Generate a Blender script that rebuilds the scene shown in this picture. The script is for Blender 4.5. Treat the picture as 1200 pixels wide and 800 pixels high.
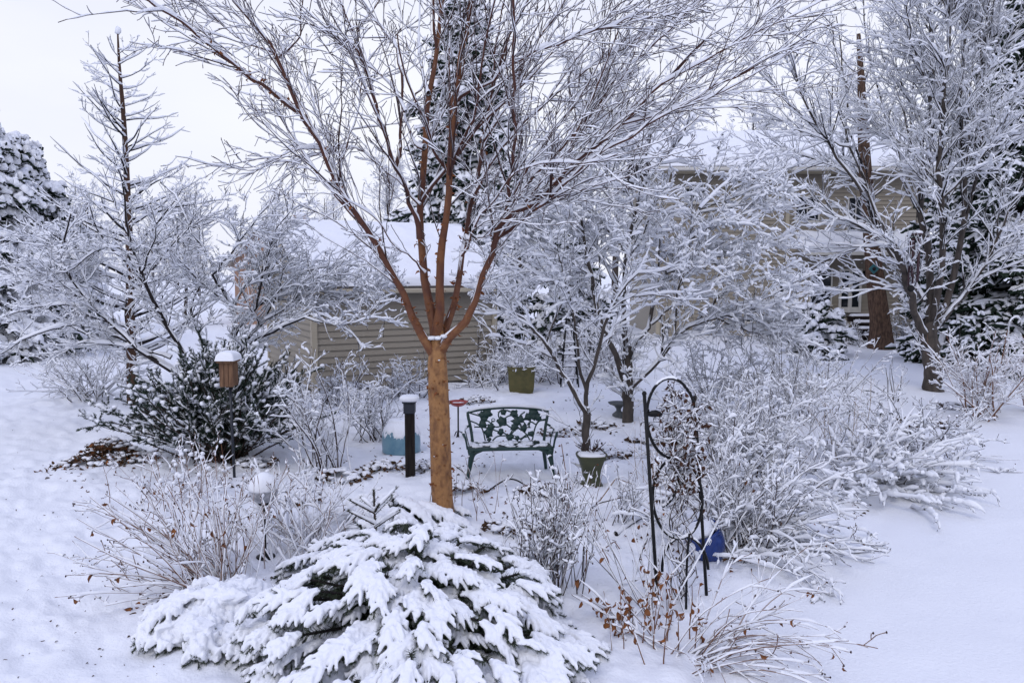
import bpy, math, random
import numpy as np
from mathutils import Vector, Matrix

for o in list(bpy.data.objects):
    bpy.data.objects.remove(o)
SC = bpy.context.scene
COL = SC.collection
rng = np.random.default_rng(11)
random.seed(5)
PI = math.pi

# ------------------------------------------------------------------ camera
CAM_H = 2.8
PITCH = math.atan(80 / 900)
cam_d = bpy.data.cameras.new("camera")
cam = bpy.data.objects.new("camera", cam_d)
COL.objects.link(cam)
cam.location = (0, 0, CAM_H)
cam.rotation_euler = (PI / 2 - PITCH, 0, 0)
cam_d.sensor_width = 36
cam_d.lens = 27
cam_d.clip_start = 0.1
cam_d.clip_end = 2000
SC.camera = cam

# ------------------------------------------------------------------ sky, sun, exposure
SUN_EL, SUN_AZ = math.radians(48), math.radians(200)
world = bpy.data.worlds.new("World")
SC.world = world
world.use_nodes = True
nt = world.node_tree
nt.nodes.clear()
w_out = nt.nodes.new("ShaderNodeOutputWorld")
w_bg = nt.nodes.new("ShaderNodeBackground")
w_bg.inputs["Strength"].default_value = 0.1
sky = nt.nodes.new("ShaderNodeTexSky")
sky.sky_type = 'NISHITA'
sky.sun_disc = False
sky.sun_elevation = SUN_EL
sky.sun_rotation = SUN_AZ
sky.dust_density = 3.0
w_tc = nt.nodes.new("ShaderNodeTexCoord")
w_map = nt.nodes.new("ShaderNodeMapping")
w_map.inputs["Scale"].default_value = (1.0, 1.0, 3.0)
w_no = nt.nodes.new("ShaderNodeTexNoise")
w_no.inputs["Scale"].default_value = 1.6
w_no.inputs["Detail"].default_value = 5
w_no.inputs["Roughness"].default_value = 0.5
w_rmp = nt.nodes.new("ShaderNodeValToRGB")
w_rmp.color_ramp.elements[0].position = 0.3
w_rmp.color_ramp.elements[0].color = (6.8, 7.0, 8.2, 1)
w_rmp.color_ramp.elements[1].position = 0.72
w_rmp.color_ramp.elements[1].color = (8.1, 8.2, 8.9, 1)
w_sep = nt.nodes.new("ShaderNodeSeparateXYZ")
w_el = nt.nodes.new("ShaderNodeMapRange")
w_el.inputs["From Min"].default_value = 0.25
w_el.inputs["From Max"].default_value = 0.85
w_up = nt.nodes.new("ShaderNodeMixRGB")
w_up.inputs[2].default_value = (4.8, 5.4, 8.2, 1)
nt.links.new(w_tc.outputs["Generated"], w_sep.inputs["Vector"])
nt.links.new(w_sep.outputs["Z"], w_el.inputs["Value"])
nt.links.new(w_el.outputs["Result"], w_up.inputs[0])
nt.links.new(w_rmp.outputs["Color"], w_up.inputs[1])
w_mix = nt.nodes.new("ShaderNodeMixRGB")
w_mix.inputs[0].default_value = 0.93
nt.links.new(w_tc.outputs["Generated"], w_map.inputs["Vector"])
nt.links.new(w_map.outputs["Vector"], w_no.inputs["Vector"])
nt.links.new(w_no.outputs["Fac"], w_rmp.inputs["Fac"])
nt.links.new(sky.outputs["Color"], w_mix.inputs[1])
nt.links.new(w_up.outputs["Color"], w_mix.inputs[2])
nt.links.new(w_mix.outputs["Color"], w_bg.inputs["Color"])
nt.links.new(w_bg.outputs["Background"], w_out.inputs["Surface"])

sun_d = bpy.data.lights.new("sun", 'SUN')
sun_d.energy = 0.6
sun_d.angle = math.radians(20)
sun_d.color = (1.0, 0.97, 0.94)
sun = bpy.data.objects.new("sun", sun_d)
COL.objects.link(sun)
sdir = Vector((math.sin(SUN_AZ) * math.cos(SUN_EL), math.cos(SUN_AZ) * math.cos(SUN_EL), math.sin(SUN_EL)))
sun.rotation_euler = sdir.to_track_quat('Z', 'Y').to_euler()

vs = SC.view_settings
vs.view_transform = 'Standard'
vs.look = 'None'
vs.gamma = 1
vs.use_curve_mapping = False
vs.exposure = 0.34
SC.render.engine = 'CYCLES'
cy = SC.cycles
cy.max_bounces = 6
cy.diffuse_bounces = 2
cy.glossy_bounces = 2
cy.transmission_bounces = 2
cy.caustics_reflective = False
cy.caustics_refractive = False
cy.use_denoising = True
try:
    cy.denoiser = 'OPENIMAGEDENOISE'
    cy.denoising_prefilter = 'ACCURATE'
except Exception:
    pass
SC.render.use_persistent_data = False

# ------------------------------------------------------------------ pixels of the photograph to points of the place
CP, SP = math.cos(PITCH), math.sin(PITCH)


def ray(u, v):
    x = (u - 600) / 900
    y = (400 - v) / 900
    return np.array([x, CP + y * SP, -SP + y * CP])


def at(u, v, Y):
    d = ray(u, v)
    return np.array([0, 0, CAM_H]) + d * (Y / d[1])


def gxy(u, v):
    d = ray(u, v)
    s = CAM_H / -d[2]
    return d[0] * s, d[1] * s


def vnoise(x, y, seed=0):
    x = np.asarray(x, float)
    y = np.asarray(y, float)
    xi = np.floor(x).astype(np.int64)
    yi = np.floor(y).astype(np.int64)
    fx = x - xi
    fy = y - yi
    fx = fx * fx * fx * (fx * (fx * 6 - 15) + 10)
    fy = fy * fy * fy * (fy * (fy * 6 - 15) + 10)

    def h(a, b):
        n = (a * 374761393 + b * 668265263 + seed * 982451653) & 0x7fffffff
        n = ((n ^ (n >> 13)) * 1274126177) & 0x7fffffff
        return ((n ^ (n >> 16)) & 0xffff) / 32767.5 - 1
    a = h(xi, yi) * (1 - fx) + h(xi + 1, yi) * fx
    b = h(xi, yi + 1) * (1 - fx) + h(xi + 1, yi + 1) * fx
    return a * (1 - fy) + b * fy


BED = np.array([gxy(u, v) for u, v in [(175, 800), (150, 690), (165, 600), (60, 560), (120, 500), (300, 462), (560, 450), (800, 455),
                                       (1000, 470), (1120, 500), (1105, 545), (1010, 600), (940, 670), (850, 700), (900, 760), (960, 800), (700, 830), (400, 830)]])


def bed_mask(x, y):
    x = np.asarray(x, float)
    y = np.asarray(y, float)
    ins = np.zeros(x.shape, bool)
    dmin = np.full(x.shape, 1e9)
    n = len(BED)
    for i in range(n):
        ax, ay = BED[i]
        bx, by = BED[(i + 1) % n]
        c = ((ay > y) != (by > y)) & (x < (bx - ax) * (y - ay) / (by - ay + 1e-12) + ax)
        ins ^= c
        t = np.clip(((x - ax) * (bx - ax) + (y - ay) * (by - ay)) / ((bx - ax) ** 2 + (by - ay) ** 2), 0, 1)
        dmin = np.minimum(dmin, np.hypot(x - ax - t * (bx - ax), y - ay - t * (by - ay)))
    sd = np.where(ins, dmin, -dmin)
    return np.clip(sd / 0.5 + 0.5, 0, 1)


def H(x, y):
    x = np.asarray(x, float)
    y = np.asarray(y, float)
    m = bed_mask(x, y)
    z = 0.045 * vnoise(x * .35, y * .35, 1) + 0.022 * vnoise(x * .8 + y * .3, y * .45, 12) + 0.014 * vnoise(x * 1.3, y * 1.3, 2) + 0.006 * vnoise(x * 4, y * 4, 3)
    z = z + m * (0.05 + 0.03 * vnoise(x * 1.8, y * 1.8, 4) + 0.028 * vnoise(x * 4.5, y * 4.5, 5) + 0.017 * vnoise(x * 11, y * 11, 6))
    left = np.clip((-x - 2.2) / 1.2, 0, 1) * (1 - m)
    z = z + left * (0.032 * vnoise(x * 4, y * 4, 7) + 0.018 * vnoise(x * 11, y * 11, 8) - .02 * np.clip(vnoise(x * 2.6, y * 2.6, 9) - .45, 0, 1) * 2)
    far = np.clip((np.hypot(x, y) - 45) / 60, 0, 1)
    return z + far * far * 1.2


def gnd(u, v):
    """the point of the snow that the photograph shows at pixel u, v"""
    x, y = gxy(u, v)
    d = ray(u, v)
    for _ in range(3):
        z = float(H(x, y))
        s = (CAM_H - z) / -d[2]
        x, y = d[0] * s, d[1] * s
    return np.array([x, y, float(H(x, y))])


def gz(x, y):
    return float(H(x, y))


# ------------------------------------------------------------------ materials
def mat(name, base, rough=0.7, spec=0.3, metal=0.0, var=None, scale=8.0, bump=0.0, bscale=40.0, detail=4, stretch=None, coat=0.0, pos=(0.35, 0.65)):
    m = bpy.data.materials.new(name)
    m.use_nodes = True
    t = m.node_tree
    b = t.nodes["Principled BSDF"]
    b.inputs["Base Color"].default_value = (*base, 1)
    b.inputs["Roughness"].default_value = rough
    b.inputs["Specular IOR Level"].default_value = spec
    b.inputs["Metallic"].default_value = metal
    if coat:
        b.inputs["Coat Weight"].default_value = coat
        b.inputs["Coat Roughness"].default_value = 0.15
    tc = t.nodes.new("ShaderNodeTexCoord")
    vec = tc.outputs["Object"]
    if stretch:
        mp = t.nodes.new("ShaderNodeMapping")
        mp.inputs["Scale"].default_value = stretch
        t.links.new(vec, mp.inputs["Vector"])
        vec = mp.outputs["Vector"]
    if var:
        n = t.nodes.new("ShaderNodeTexNoise")
        n.inputs["Scale"].default_value = scale
        n.inputs["Detail"].default_value = detail
        t.links.new(vec, n.inputs["Vector"])
        r = t.nodes.new("ShaderNodeValToRGB")
        r.color_ramp.elements[0].position = pos[0]
        r.color_ramp.elements[1].position = pos[1]
        r.color_ramp.elements[0].color = (*base, 1)
        r.color_ramp.elements[1].color = (*var, 1)
        t.links.new(n.outputs["Fac"], r.inputs["Fac"])
        t.links.new(r.outputs["Color"], b.inputs["Base Color"])
    if bump:
        n2 = t.nodes.new("ShaderNodeTexNoise")
        n2.inputs["Scale"].default_value = bscale
        n2.inputs["Detail"].default_value = 3
        t.links.new(vec, n2.inputs["Vector"])
        bp = t.nodes.new("ShaderNodeBump")
        bp.inputs["Strength"].default_value = 1.0
        bp.inputs["Distance"].default_value = bump
        t.links.new(n2.outputs["Fac"], bp.inputs["Height"])
        t.links.new(bp.outputs["Normal"], b.inputs["Normal"])
    return m


SNOWC = (0.84, 0.855, 0.90)
M_snow = mat("snow", SNOWC, .65, .15, bump=.006, bscale=45)
M_gsnow = mat("ground_snow", SNOWC, .6, .2, bump=.009, bscale=38)
M_paper = mat("paperbark", (.33, .165, .064), .6, .3, var=(.145, .064, .030), scale=15, bump=.028, bscale=24, stretch=(1.1, 1.1, .6), pos=(.44, .72), detail=9)
M_redbark = mat("red_bark", (.085, .030, .020), .6, .3, var=(.045, .018, .015), scale=14, bump=.004, bscale=40)
M_peel = mat("peeling_bark", (.16, .05, .02), .7, .2, var=(.26, .10, .03), scale=30)
M_bark = mat("grey_bark", (.085, .068, .058), .85, .2, var=(.045, .036, .032), scale=12, bump=.006, bscale=40, stretch=(1, 1, .3))
M_dark = mat("dark_bark", (.030, .024, .024), .85, .2, var=(.018, .015, .016), scale=12)
M_smooth = mat("smooth_grey_bark", (.090, .074, .062), .75, .25, var=(.045, .038, .034), scale=10, bump=.004, bscale=25, stretch=(1, 1, .4))
M_red_trunk = mat("reddish_trunk_bark", (.10, .055, .036), .8, .2, var=(.05, .028, .020), scale=14, bump=.008, bscale=30, stretch=(1, 1, .2))
M_oak = mat("furrowed_bark", (.135, .085, .060), .9, .15, var=(.055, .036, .028), scale=16, bump=.03, bscale=24, stretch=(1, 1, .35))
M_tan = mat("tan_stem", (.22, .115, .062), .7, .25, var=(.13, .055, .035), scale=18)
M_twig = mat("brown_twig", (.058, .033, .026), .75, .2, var=(.034, .022, .020), scale=15)
M_straw = mat("straw_stem", (.30, .19, .09), .75, .2, var=(.19, .10, .05), scale=15)
M_leaf = mat("dry_leaf", (.24, .085, .022), .65, .3, var=(.10, .035, .014), scale=18)
M_litter = mat("leaf_litter", (.045, .032, .022), .8, .2, var=(.10, .05, .025), scale=9)
M_needle = mat("spruce_needle", (.026, .042, .022), .55, .35, var=(.055, .07, .038), scale=10)
M_yew = mat("yew_needle", (.010, .024, .016), .5, .35, var=(.026, .048, .028), scale=8)
M_ever = mat("evergreen_needle", (.012, .024, .016), .7, .2, var=(.028, .045, .028), scale=3)


# ------------------------------------------------------------------ meshes
class MB:
    """collects quads and triangles, then links them as ONE mesh object"""

    def __init__(s):
        s.V, s.F, s.M, s.n = [], [], [], 0

    def add(s, V, F, mi=0):
        V = np.asarray(V, float).reshape(-1, 3)
        F = np.asarray(F, np.int64)
        if len(V) == 0 or len(F) == 0:
            return
        s.V.append(V)
        s.F.append(F + s.n)
        s.M.append(np.full(len(F), mi, np.int32))
        s.n += len(V)

    def mesh(s, name, origin=(0, 0, 0), smooth=True):
        V = np.concatenate(s.V) - np.asarray(origin, float)
        tot = np.concatenate([np.full(len(f), f.shape[1], np.int32) for f in s.F])
        loops = np.concatenate([f.ravel() for f in s.F]).astype(np.int32)
        me = bpy.data.meshes.new(name)
        me.vertices.add(len(V))
        me.vertices.foreach_set("co", V.astype(np.float32).ravel())
        me.loops.add(len(loops))
        me.loops.foreach_set("vertex_index", loops)
        me.polygons.add(len(tot))
        st = np.zeros(len(tot), np.int32)
        st[1:] = np.cumsum(tot)[:-1]
        me.polygons.foreach_set("loop_start", st)
        me.polygons.foreach_set("material_index", np.concatenate(s.M))
        me.polygons.foreach_set("use_smooth", np.full(len(tot), smooth, bool))
        me.update(calc_edges=True)
        return me

    def build(s, name, mats, parent=None, smooth=True):
        org = (0, 0, 0)
        if parent is not None:
            org = np.array(world_loc(parent))
        me = s.mesh(name, org, smooth)
        for m in (mats if isinstance(mats, (list, tuple)) else [mats]):
            me.materials.append(m)
        o = bpy.data.objects.new(name, me)
        COL.objects.link(o)
        o.parent = parent
        return o


def world_loc(o):
    p = Vector(o.location)
    while o.parent is not None:
        o = o.parent
        p = p + Vector(o.location)
    return p


def tag(o, label=None, cat=None, group=None, kind=None):
    if label:
        o["label"] = label
    if cat:
        o["category"] = cat
    if group:
        o["group"] = group
    if kind:
        o["kind"] = kind
    return o


def thing(name, label, cat, loc=(0, 0, 0), group=None):
    o = bpy.data.objects.new(name, None)
    COL.objects.link(o)
    o.location = tuple(float(q) for q in loc)
    o.empty_display_size = .2
    return tag(o, label, cat, group)


def copy_tree(o, parent=None):
    c = o.copy()
    COL.objects.link(c)
    c.parent = parent
    for ch in list(o.children):
        copy_tree(ch, c)
    return c


def nrm(v, ax=-1):
    return v / np.maximum(np.linalg.norm(v, axis=ax, keepdims=True), 1e-9)


def frames(P):
    T = nrm(np.gradient(P, axis=1))
    z = np.array([0, 0, 1.0])
    S = np.cross(T, z)
    bad = np.linalg.norm(S, axis=-1) < 1e-3
    S[bad] = (1, 0, 0)
    S = nrm(S)
    U = np.cross(S, T)
    return T, S, U


def ring_faces(m, n, k):
    """quads for m strips of n rings of k verts"""
    j = np.arange(k)
    a = np.arange(n - 1)[:, None] * k
    q = np.stack([a + j, a + (j + 1) % k, a + k + (j + 1) % k, a + k + j], -1).reshape(-1, 4)
    return (np.arange(m)[:, None, None] * (n * k) + q[None]).reshape(-1, 4)


def tubes(mb, P, R, k=4, mi=0, wob=0.0):
    if len(P) == 0:
        return
    m, n = P.shape[:2]
    T, S, U = frames(P)
    for i in range(1, n):                # carry the frame along, so that upright stems do not twist
        S[:, i] = nrm(S[:, i - 1] - (S[:, i - 1] * T[:, i]).sum(-1, keepdims=True) * T[:, i])
    U = np.cross(S, T)
    a = np.arange(k) * 2 * PI / k + .4
    rr = R[:, :, None]
    if wob:
        rr = rr * (1 + wob * rng.normal(size=(m, n, k)))
    V = P[:, :, None] + (rr * np.cos(a))[..., None] * S[:, :, None] + (rr * np.sin(a))[..., None] * U[:, :, None]
    mb.add(V.reshape(-1, 3), ring_faces(m, n, k)[:, ::-1], mi)


def snow_on(mb, P, R, amt, lump=.35, gaps=.0, mi=0, cpow=2.0, flat=.6, capk=(2.4, .010)):
    """a lumpy roll of snow lying along the upper side of each branch; thins out on steep ones"""
    if len(P) == 0:
        return
    m, n = P.shape[:2]
    T, S, U = frames(P)
    c = np.sqrt(np.clip(1 - T[..., 2] ** 2, 0, 1)) ** cpow
    L = 1 + lump * rng.normal(size=(m, n))
    if gaps:
        keep = rng.random((m, n)) > gaps
        L = L * keep
    th = np.clip(np.minimum(amt, capk[0] * R + capk[1]) * c * L, 0, amt * 1.9)
    endf = np.ones(n)
    endf[-1] = .35
    w = .8 * R + flat * th
    h = .8 * R + th
    w = w * endf
    h = h * endf
    prof = np.array([(-1, .25), (-.62, .88), (.0, 1.05), (.62, .88), (1, .25), (0, -.12)])
    off = prof[:, 0][None, None, :, None] * w[:, :, None, None] * S[:, :, None] + prof[:, 1][None, None, :, None] * h[:, :, None, None] * U[:, :, None]
    V = P[:, :, None] + off
    mb.add(V.reshape(-1, 3), ring_faces(m, n, 6), mi)


def resample(P, R, n):
    """smooth Catmull-Rom resampling of one polyline to n points"""
    P = np.asarray(P, float)
    R = np.asarray(R, float)
    Q = np.concatenate([P, R[:, None]], 1)
    E = np.concatenate([[2 * Q[0] - Q[1]], Q, [2 * Q[-1] - Q[-2]]])
    out = []
    for i in range(1, len(E) - 2):
        t = np.linspace(0, 1, 10, endpoint=False)[:, None]
        a, b, c, d = E[i - 1], E[i], E[i + 1], E[i + 2]
        out.append(.5 * (2 * b + (c - a) * t + (2 * a - 5 * b + 4 * c - d) * t * t + (3 * b - a - 3 * c + d) * t ** 3))
    out.append(E[-2][None])
    D = np.concatenate(out)
    s = np.concatenate([[0], np.cumsum(np.linalg.norm(np.diff(D[:, :3], axis=0), axis=1))])
    x = np.linspace(0, s[-1], n)
    D = np.stack([np.interp(x, s, D[:, i]) for i in range(4)], 1)
    return D[:, :3], np.maximum(D[:, 3], .0015)


def kink(P, a):
    """small natural crookedness along traced limbs"""
    n = P.shape[1]
    d = rng.normal(size=P.shape) * a
    d[:, 0] = 0
    step = np.linalg.norm(np.diff(P, axis=1), axis=2).mean(1)
    return P + d * np.minimum(1, step / .14)[:, None, None]


DENS = 1.6
RMIN = .0036


def grow(P, R, dens, L, npts=5, t0=.15, t1=1.0, ang=.8, aj=.2, bias=(0, 0, 0), jit=.15, rf=.02, shr=.5, flat=0.0, rel=False, rr=.7, tip=.25, nmin=0, lj=(.6, 1.25)):
    """children of every polyline in P; dens = children per metre; rel: L is a share of the parent's length"""
    m, n = P.shape[:2]
    ln = np.linalg.norm(np.diff(P, axis=1), axis=2).sum(1)
    cnt = np.maximum(rng.poisson(np.minimum(DENS * dens * ln * (t1 - t0), 400)), nmin)
    idx = np.repeat(np.arange(m), cnt)
    M = len(idx)
    if M == 0:
        return np.zeros((0, npts, 3)), np.zeros((0, npts))
    t = rng.uniform(t0, t1, M)
    f = t * (n - 1) - 1e-6
    i = np.clip(np.floor(f).astype(int), 0, n - 2)
    f = (f - i)[:, None]
    pos = P[idx, i] * (1 - f) + P[idx, i + 1] * f
    tan = nrm(P[idx, i + 1] - P[idx, i])
    r = R[idx, i] * (1 - f[:, 0]) + R[idx, i + 1] * f[:, 0]
    q = rng.normal(size=(M, 3))
    q[:, 2] *= (1 - flat)
    q = q - (q * tan).sum(1, keepdims=True) * tan
    q = nrm(q)
    a = (ang + aj * rng.normal(size=M))[:, None]
    d = np.cos(a) * tan + np.sin(a) * q
    Ls = L * (1 - shr * t) * rng.uniform(lj[0], lj[1], M)
    if rel:
        Ls = Ls * ln[idx]
    st = (Ls / (npts - 1))[:, None]
    b = np.asarray(bias)
    pts = [pos]
    p = pos
    for j in range(npts - 1):
        d = nrm(d + jit * rng.normal(size=(M, 3)) + b)
        p = p + d * st
        pts.append(p)
    Pn = np.stack(pts, 1)
    R0 = np.minimum(r * rr, rf * Ls)
    s = np.linspace(0, 1, npts)
    Rn = np.maximum(R0[:, None] * (1 - (1 - tip) * s)[None], RMIN)
    return Pn, Rn


def cull(P, R, keep):
    return P[keep], R[keep]


def blobs(mb, C, A, seed=0, mi=0, k=7, rows=4, noise=.18):
    """lumpy rounded pads: C centres (m,3), A half axes (m,3)"""
    m = len(C)
    if m == 0:
        return
    th = np.linspace(0.02, PI - .02, rows + 1)
    ph = np.arange(k) * 2 * PI / k
    tpl = np.stack([np.outer(np.sin(th), np.cos(ph)), np.outer(np.sin(th), np.sin(ph)), np.outer(np.cos(th), np.ones(k))], -1).reshape(-1, 3)
    rot = rng.uniform(0, 2 * PI, m)
    cr, sr = np.cos(rot)[:, None], np.sin(rot)[:, None]
    B = tpl[None] * A[:, None] * (1 + noise * rng.normal(size=(m, len(tpl), 1)))
    X = B[..., 0] * cr - B[..., 1] * sr
    Y = B[..., 0] * sr + B[..., 1] * cr
    V = np.stack([X, Y, B[..., 2]], -1) + C[:, None]
    mb.add(V.reshape(-1, 3), ring_faces(m, rows + 1, k)[:, ::-1], mi)


def needles(mb, P, R, per_m, ln, wd, ang=.8, mi=0, up=0.0, spread=1.0):
    """single thin faces set round each twig"""
    m, n = P.shape[:2]
    if m == 0:
        return
    L = np.linalg.norm(np.diff(P, axis=1), axis=2).sum(1)
    cnt = np.maximum((per_m * L).astype(int), 2)
    idx = np.repeat(np.arange(m), cnt)
    M = len(idx)
    t = rng.uniform(0.05, 1, M)
    f = t * (n - 1) - 1e-6
    i = np.clip(np.floor(f).astype(int), 0, n - 2)
    f = (f - i)[:, None]
    pos = P[idx, i] * (1 - f) + P[idx, i + 1] * f
    tan = nrm(P[idx, i + 1] - P[idx, i])
    q = rng.normal(size=(M, 3))
    q = nrm(q - (q * tan).sum(1, keepdims=True) * tan)
    a = (ang + .2 * rng.normal(size=M))[:, None]
    d = nrm(np.cos(a) * tan + np.sin(a) * q + np.array([0, 0, up]))
    s = nrm(np.cross(d, rng.normal(size=(M, 3))))
    l = (ln * rng.uniform(.7, 1.2, M))[:, None]
    w = wd * .5
    V = np.stack([pos - s * w, pos + s * w, pos + d * l + s * w * .3, pos + d * l - s * w * .3], 1)
    mb.add(V.reshape(-1, 3), np.arange(M * 4).reshape(-1, 4), mi)


def leaves(mb, C, D, size, mi=0, curl=.4):
    """folded, curled dry leaves"""
    m = len(C)
    if m == 0:
        return
    D = nrm(D)
    S = nrm(np.cross(D, rng.normal(size=(m, 3))))
    N = np.cross(S, D)
    l = (size * rng.uniform(.7, 1.3, m))[:, None]
    w = l * rng.uniform(.2, .34, m)[:, None]
    c = l * curl
    p0 = C
    p1 = C + D * l * .35 + N * c * .3
    p2 = C + D * l * .75 + N * c * .1
    p3 = C + D * l - N * c * .5
    V = np.stack([p0, p1 + S * w + N * w * .7, p1, p1 - S * w + N * w * .7, p2 + S * w * .8 + N * w * .6, p2, p2 - S * w * .8 + N * w * .6, p3], 1)
    F3 = np.array([(0, 2, 1), (0, 3, 2), (4, 5, 7), (5, 6, 7)])
    F4 = np.array([(1, 2, 5, 4), (2, 3, 6, 5)])
    base = np.arange(m)[:, None, None] * 8
    Vr = V.reshape(-1, 3)
    mb.add(Vr, (base + F3).reshape(-1, 3), mi)
    mb.add(Vr, (base + F4).reshape(-1, 4), mi)


def box(mb, c, s, mi=0, rot=0.0, bev=0.0):
    cx, cy_, cz = c
    x, y, z = s[0] / 2, s[1] / 2, s[2] / 2
    b = min(bev, x * .9, y * .9, z * .9)
    if b <= 0:
        V = np.array([(-x, -y, -z), (x, -y, -z), (x, y, -z), (-x, y, -z), (-x, -y, z), (x, -y, z), (x, y, z), (-x, y, z)])
        F = [(0, 3, 2, 1), (4, 5, 6, 7), (0, 1, 5, 4), (1, 2, 6, 5), (2, 3, 7, 6), (3, 0, 4, 7)]
        V = rotz(V, rot) + np.array(c)
        mb.add(V, F, mi)
        return
    V = []
    for sx, sy, sz in [(-1, -1, -1), (1, -1, -1), (1, 1, -1), (-1, 1, -1), (-1, -1, 1), (1, -1, 1), (1, 1, 1), (-1, 1, 1)]:
        V += [(sx * x, sy * (y - b), sz * (z - b)), (sx * (x - b), sy * y, sz * (z - b)), (sx * (x - b), sy * (y - b), sz * z)]
    V = rotz(np.array(V), rot) + np.array(c)
    X = lambda i: i * 3
    Yv = lambda i: i * 3 + 1
    Z = lambda i: i * 3 + 2
    F4 = [(Z(0), Z(3), Z(2), Z(1)), (Z(4), Z(5), Z(6), Z(7)), (Yv(0), Yv(1), Yv(5), Yv(4)), (X(1), X(2), X(6), X(5)), (Yv(2), Yv(3), Yv(7), Yv(6)), (X(3), X(0), X(4), X(7))]
    for a, c2 in [(0, 1), (3, 2), (4, 5), (7, 6)]:
        F4.append((Yv(a), Z(a), Z(c2), Yv(c2)))
    for a, c2 in [(0, 3), (1, 2), (4, 7), (5, 6)]:
        F4.append((X(a), Z(a), Z(c2), X(c2)))
    for a, c2 in [(0, 4), (1, 5), (2, 6), (3, 7)]:
        F4.append((X(a), Yv(a), Yv(c2), X(c2)))
    F3 = [(X(i), Yv(i), Z(i)) for i in range(8)]
    mb.add(V, F4, mi)
    mb.F.append(np.asarray(F3, np.int64) + (mb.n - len(V)))
    mb.M.append(np.full(8, mi, np.int32))


def rotz(V, a):
    c, s = math.cos(a), math.sin(a)
    V = np.asarray(V, float)
    return np.stack([V[:, 0] * c - V[:, 1] * s, V[:, 0] * s + V[:, 1] * c, V[:, 2]], 1)


def lathe(mb, prof, c=(0, 0, 0), k=24, mi=0, sq=0.0):
    """turned shape from (radius, height) pairs; sq > 0 squares it off"""
    a = np.arange(k) * 2 * PI / k
    f = np.ones(k)
    if sq:
        f = 1 / np.maximum(np.abs(np.cos(a)), np.abs(np.sin(a))) * sq + (1 - sq)
    V = np.array([[(r * f[j] * math.cos(a[j]) + c[0], r * f[j] * math.sin(a[j]) + c[1], z + c[2]) for j in range(k)] for r, z in prof])
    mb.add(V.reshape(-1, 3), ring_faces(1, len(prof), k), mi)


def tube(mb, pts, r, k=8, n=None, mi=0, smooth=True):
    """one bent rod through points"""
    pts = np.asarray(pts, float)
    R = np.full(len(pts), r) if np.isscalar(r) else np.asarray(r, float)
    if smooth and len(pts) > 2:
        pts, R = resample(pts, R, n or len(pts) * 4)
    m = len(pts)
    T = nrm(np.gradient(pts, axis=0))
    S = np.cross(T[0], (0, 0, 1.0))
    if np.linalg.norm(S) < 1e-3:
        S = np.array([1.0, 0, 0])
    S = S / np.linalg.norm(S)
    a = np.arange(k) * 2 * PI / k
    V = []
    for i in range(m):
        S = S - T[i] * (S @ T[i])
        S = S / max(np.linalg.norm(S), 1e-9)
        U = np.cross(T[i], S)
        V.append(pts[i] + R[i] * (np.cos(a)[:, None] * S + np.sin(a)[:, None] * U))
    V = np.concatenate(V + [pts[:1], pts[-1:]])
    mb.add(V, ring_faces(1, m, k))
    j = np.arange(k)
    e = m * k
    f = np.concatenate([np.stack([np.full(k, e), (j + 1) % k, j], 1), np.stack([np.full(k, e + 1), (m - 1) * k + j, (m - 1) * k + (j + 1) % k], 1)])
    mb.F.append(f + (mb.n - len(V)))
    mb.M.append(np.full(len(f), mi, np.int32))
    if mi:
        mb.M[-2][:] = mi


def sheet(mb, A, B, Cc, D, nu, nv, thick, noise=.02, mi=0, edge=.12, seed=3):
    """a blanket of snow over a quad A B C D (A-B the lower edge), rounded at its borders"""
    A, B, Cc, D = map(lambda q: np.asarray(q, float), (A, B, Cc, D))
    u = np.linspace(0, 1, nu)[None, :, None]
    v = np.linspace(0, 1, nv)[:, None, None]
    P = (A * (1 - u) + B * u) * (1 - v) + (D * (1 - u) + Cc * u) * v
    N = np.cross(B - A, D - A)
    N = N / np.linalg.norm(N)
    if N[2] < 0:
        N = -N
    wu, wv = np.linalg.norm(B - A), np.linalg.norm(D - A)
    du = np.minimum(u, 1 - u) * wu
    dv = np.minimum(v, 1 - v) * wv
    e = np.minimum(du, dv)[..., 0]
    hgt = thick * np.sqrt(np.clip(1 - (1 - np.clip(e / edge, 0, 1)) ** 2, 0, 1))
    x = P[..., 0] * 2.3 + P[..., 2] * 1.7
    y = P[..., 1] * 2.3 + P[..., 2] * 1.1
    hgt = hgt * (1 + noise / thick * vnoise(x, y, seed) + .5 * noise / thick * vnoise(x * 3, y * 3, seed + 1)) + .004
    Q = P + N * hgt[..., None]
    V = Q.reshape(-1, 3)
    i = np.arange(nu - 1)[None, :] + np.arange(nv - 1)[:, None] * nu
    F = np.stack([i, i + 1, i + nu + 1, i + nu], -1).reshape(-1, 4)
    mb.add(V, F, mi)


def voxel(mb, size, name, mats, parent, smooth_it=4, fac=.5):
    """melts the collected lumps of snow into one continuous surface"""
    org = np.array(world_loc(parent)) if parent is not None else (0, 0, 0)
    me = mb.mesh(name + "_raw", org)
    o = bpy.data.objects.new(name, me)
    COL.objects.link(o)
    o.parent = parent
    md = o.modifiers.new("melt", 'REMESH')
    md.mode = 'VOXEL'
    md.voxel_size = size
    md.use_smooth_shade = True
    ms = o.modifiers.new("soft", 'SMOOTH')
    ms.factor = fac
    ms.iterations = smooth_it
    dg = bpy.context.evaluated_depsgraph_get()
    dg.update()
    new = bpy.data.meshes.new_from_object(o.evaluated_get(dg))
    o.modifiers.clear()
    o.data = new
    new.name = name
    bpy.data.meshes.remove(me)
    new.materials.clear()
    for m in (mats if isinstance(mats, (list, tuple)) else [mats]):
        new.materials.append(m)
    new.polygons.foreach_set("use_smooth", np.ones(len(new.polygons), bool))
    return o


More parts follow.
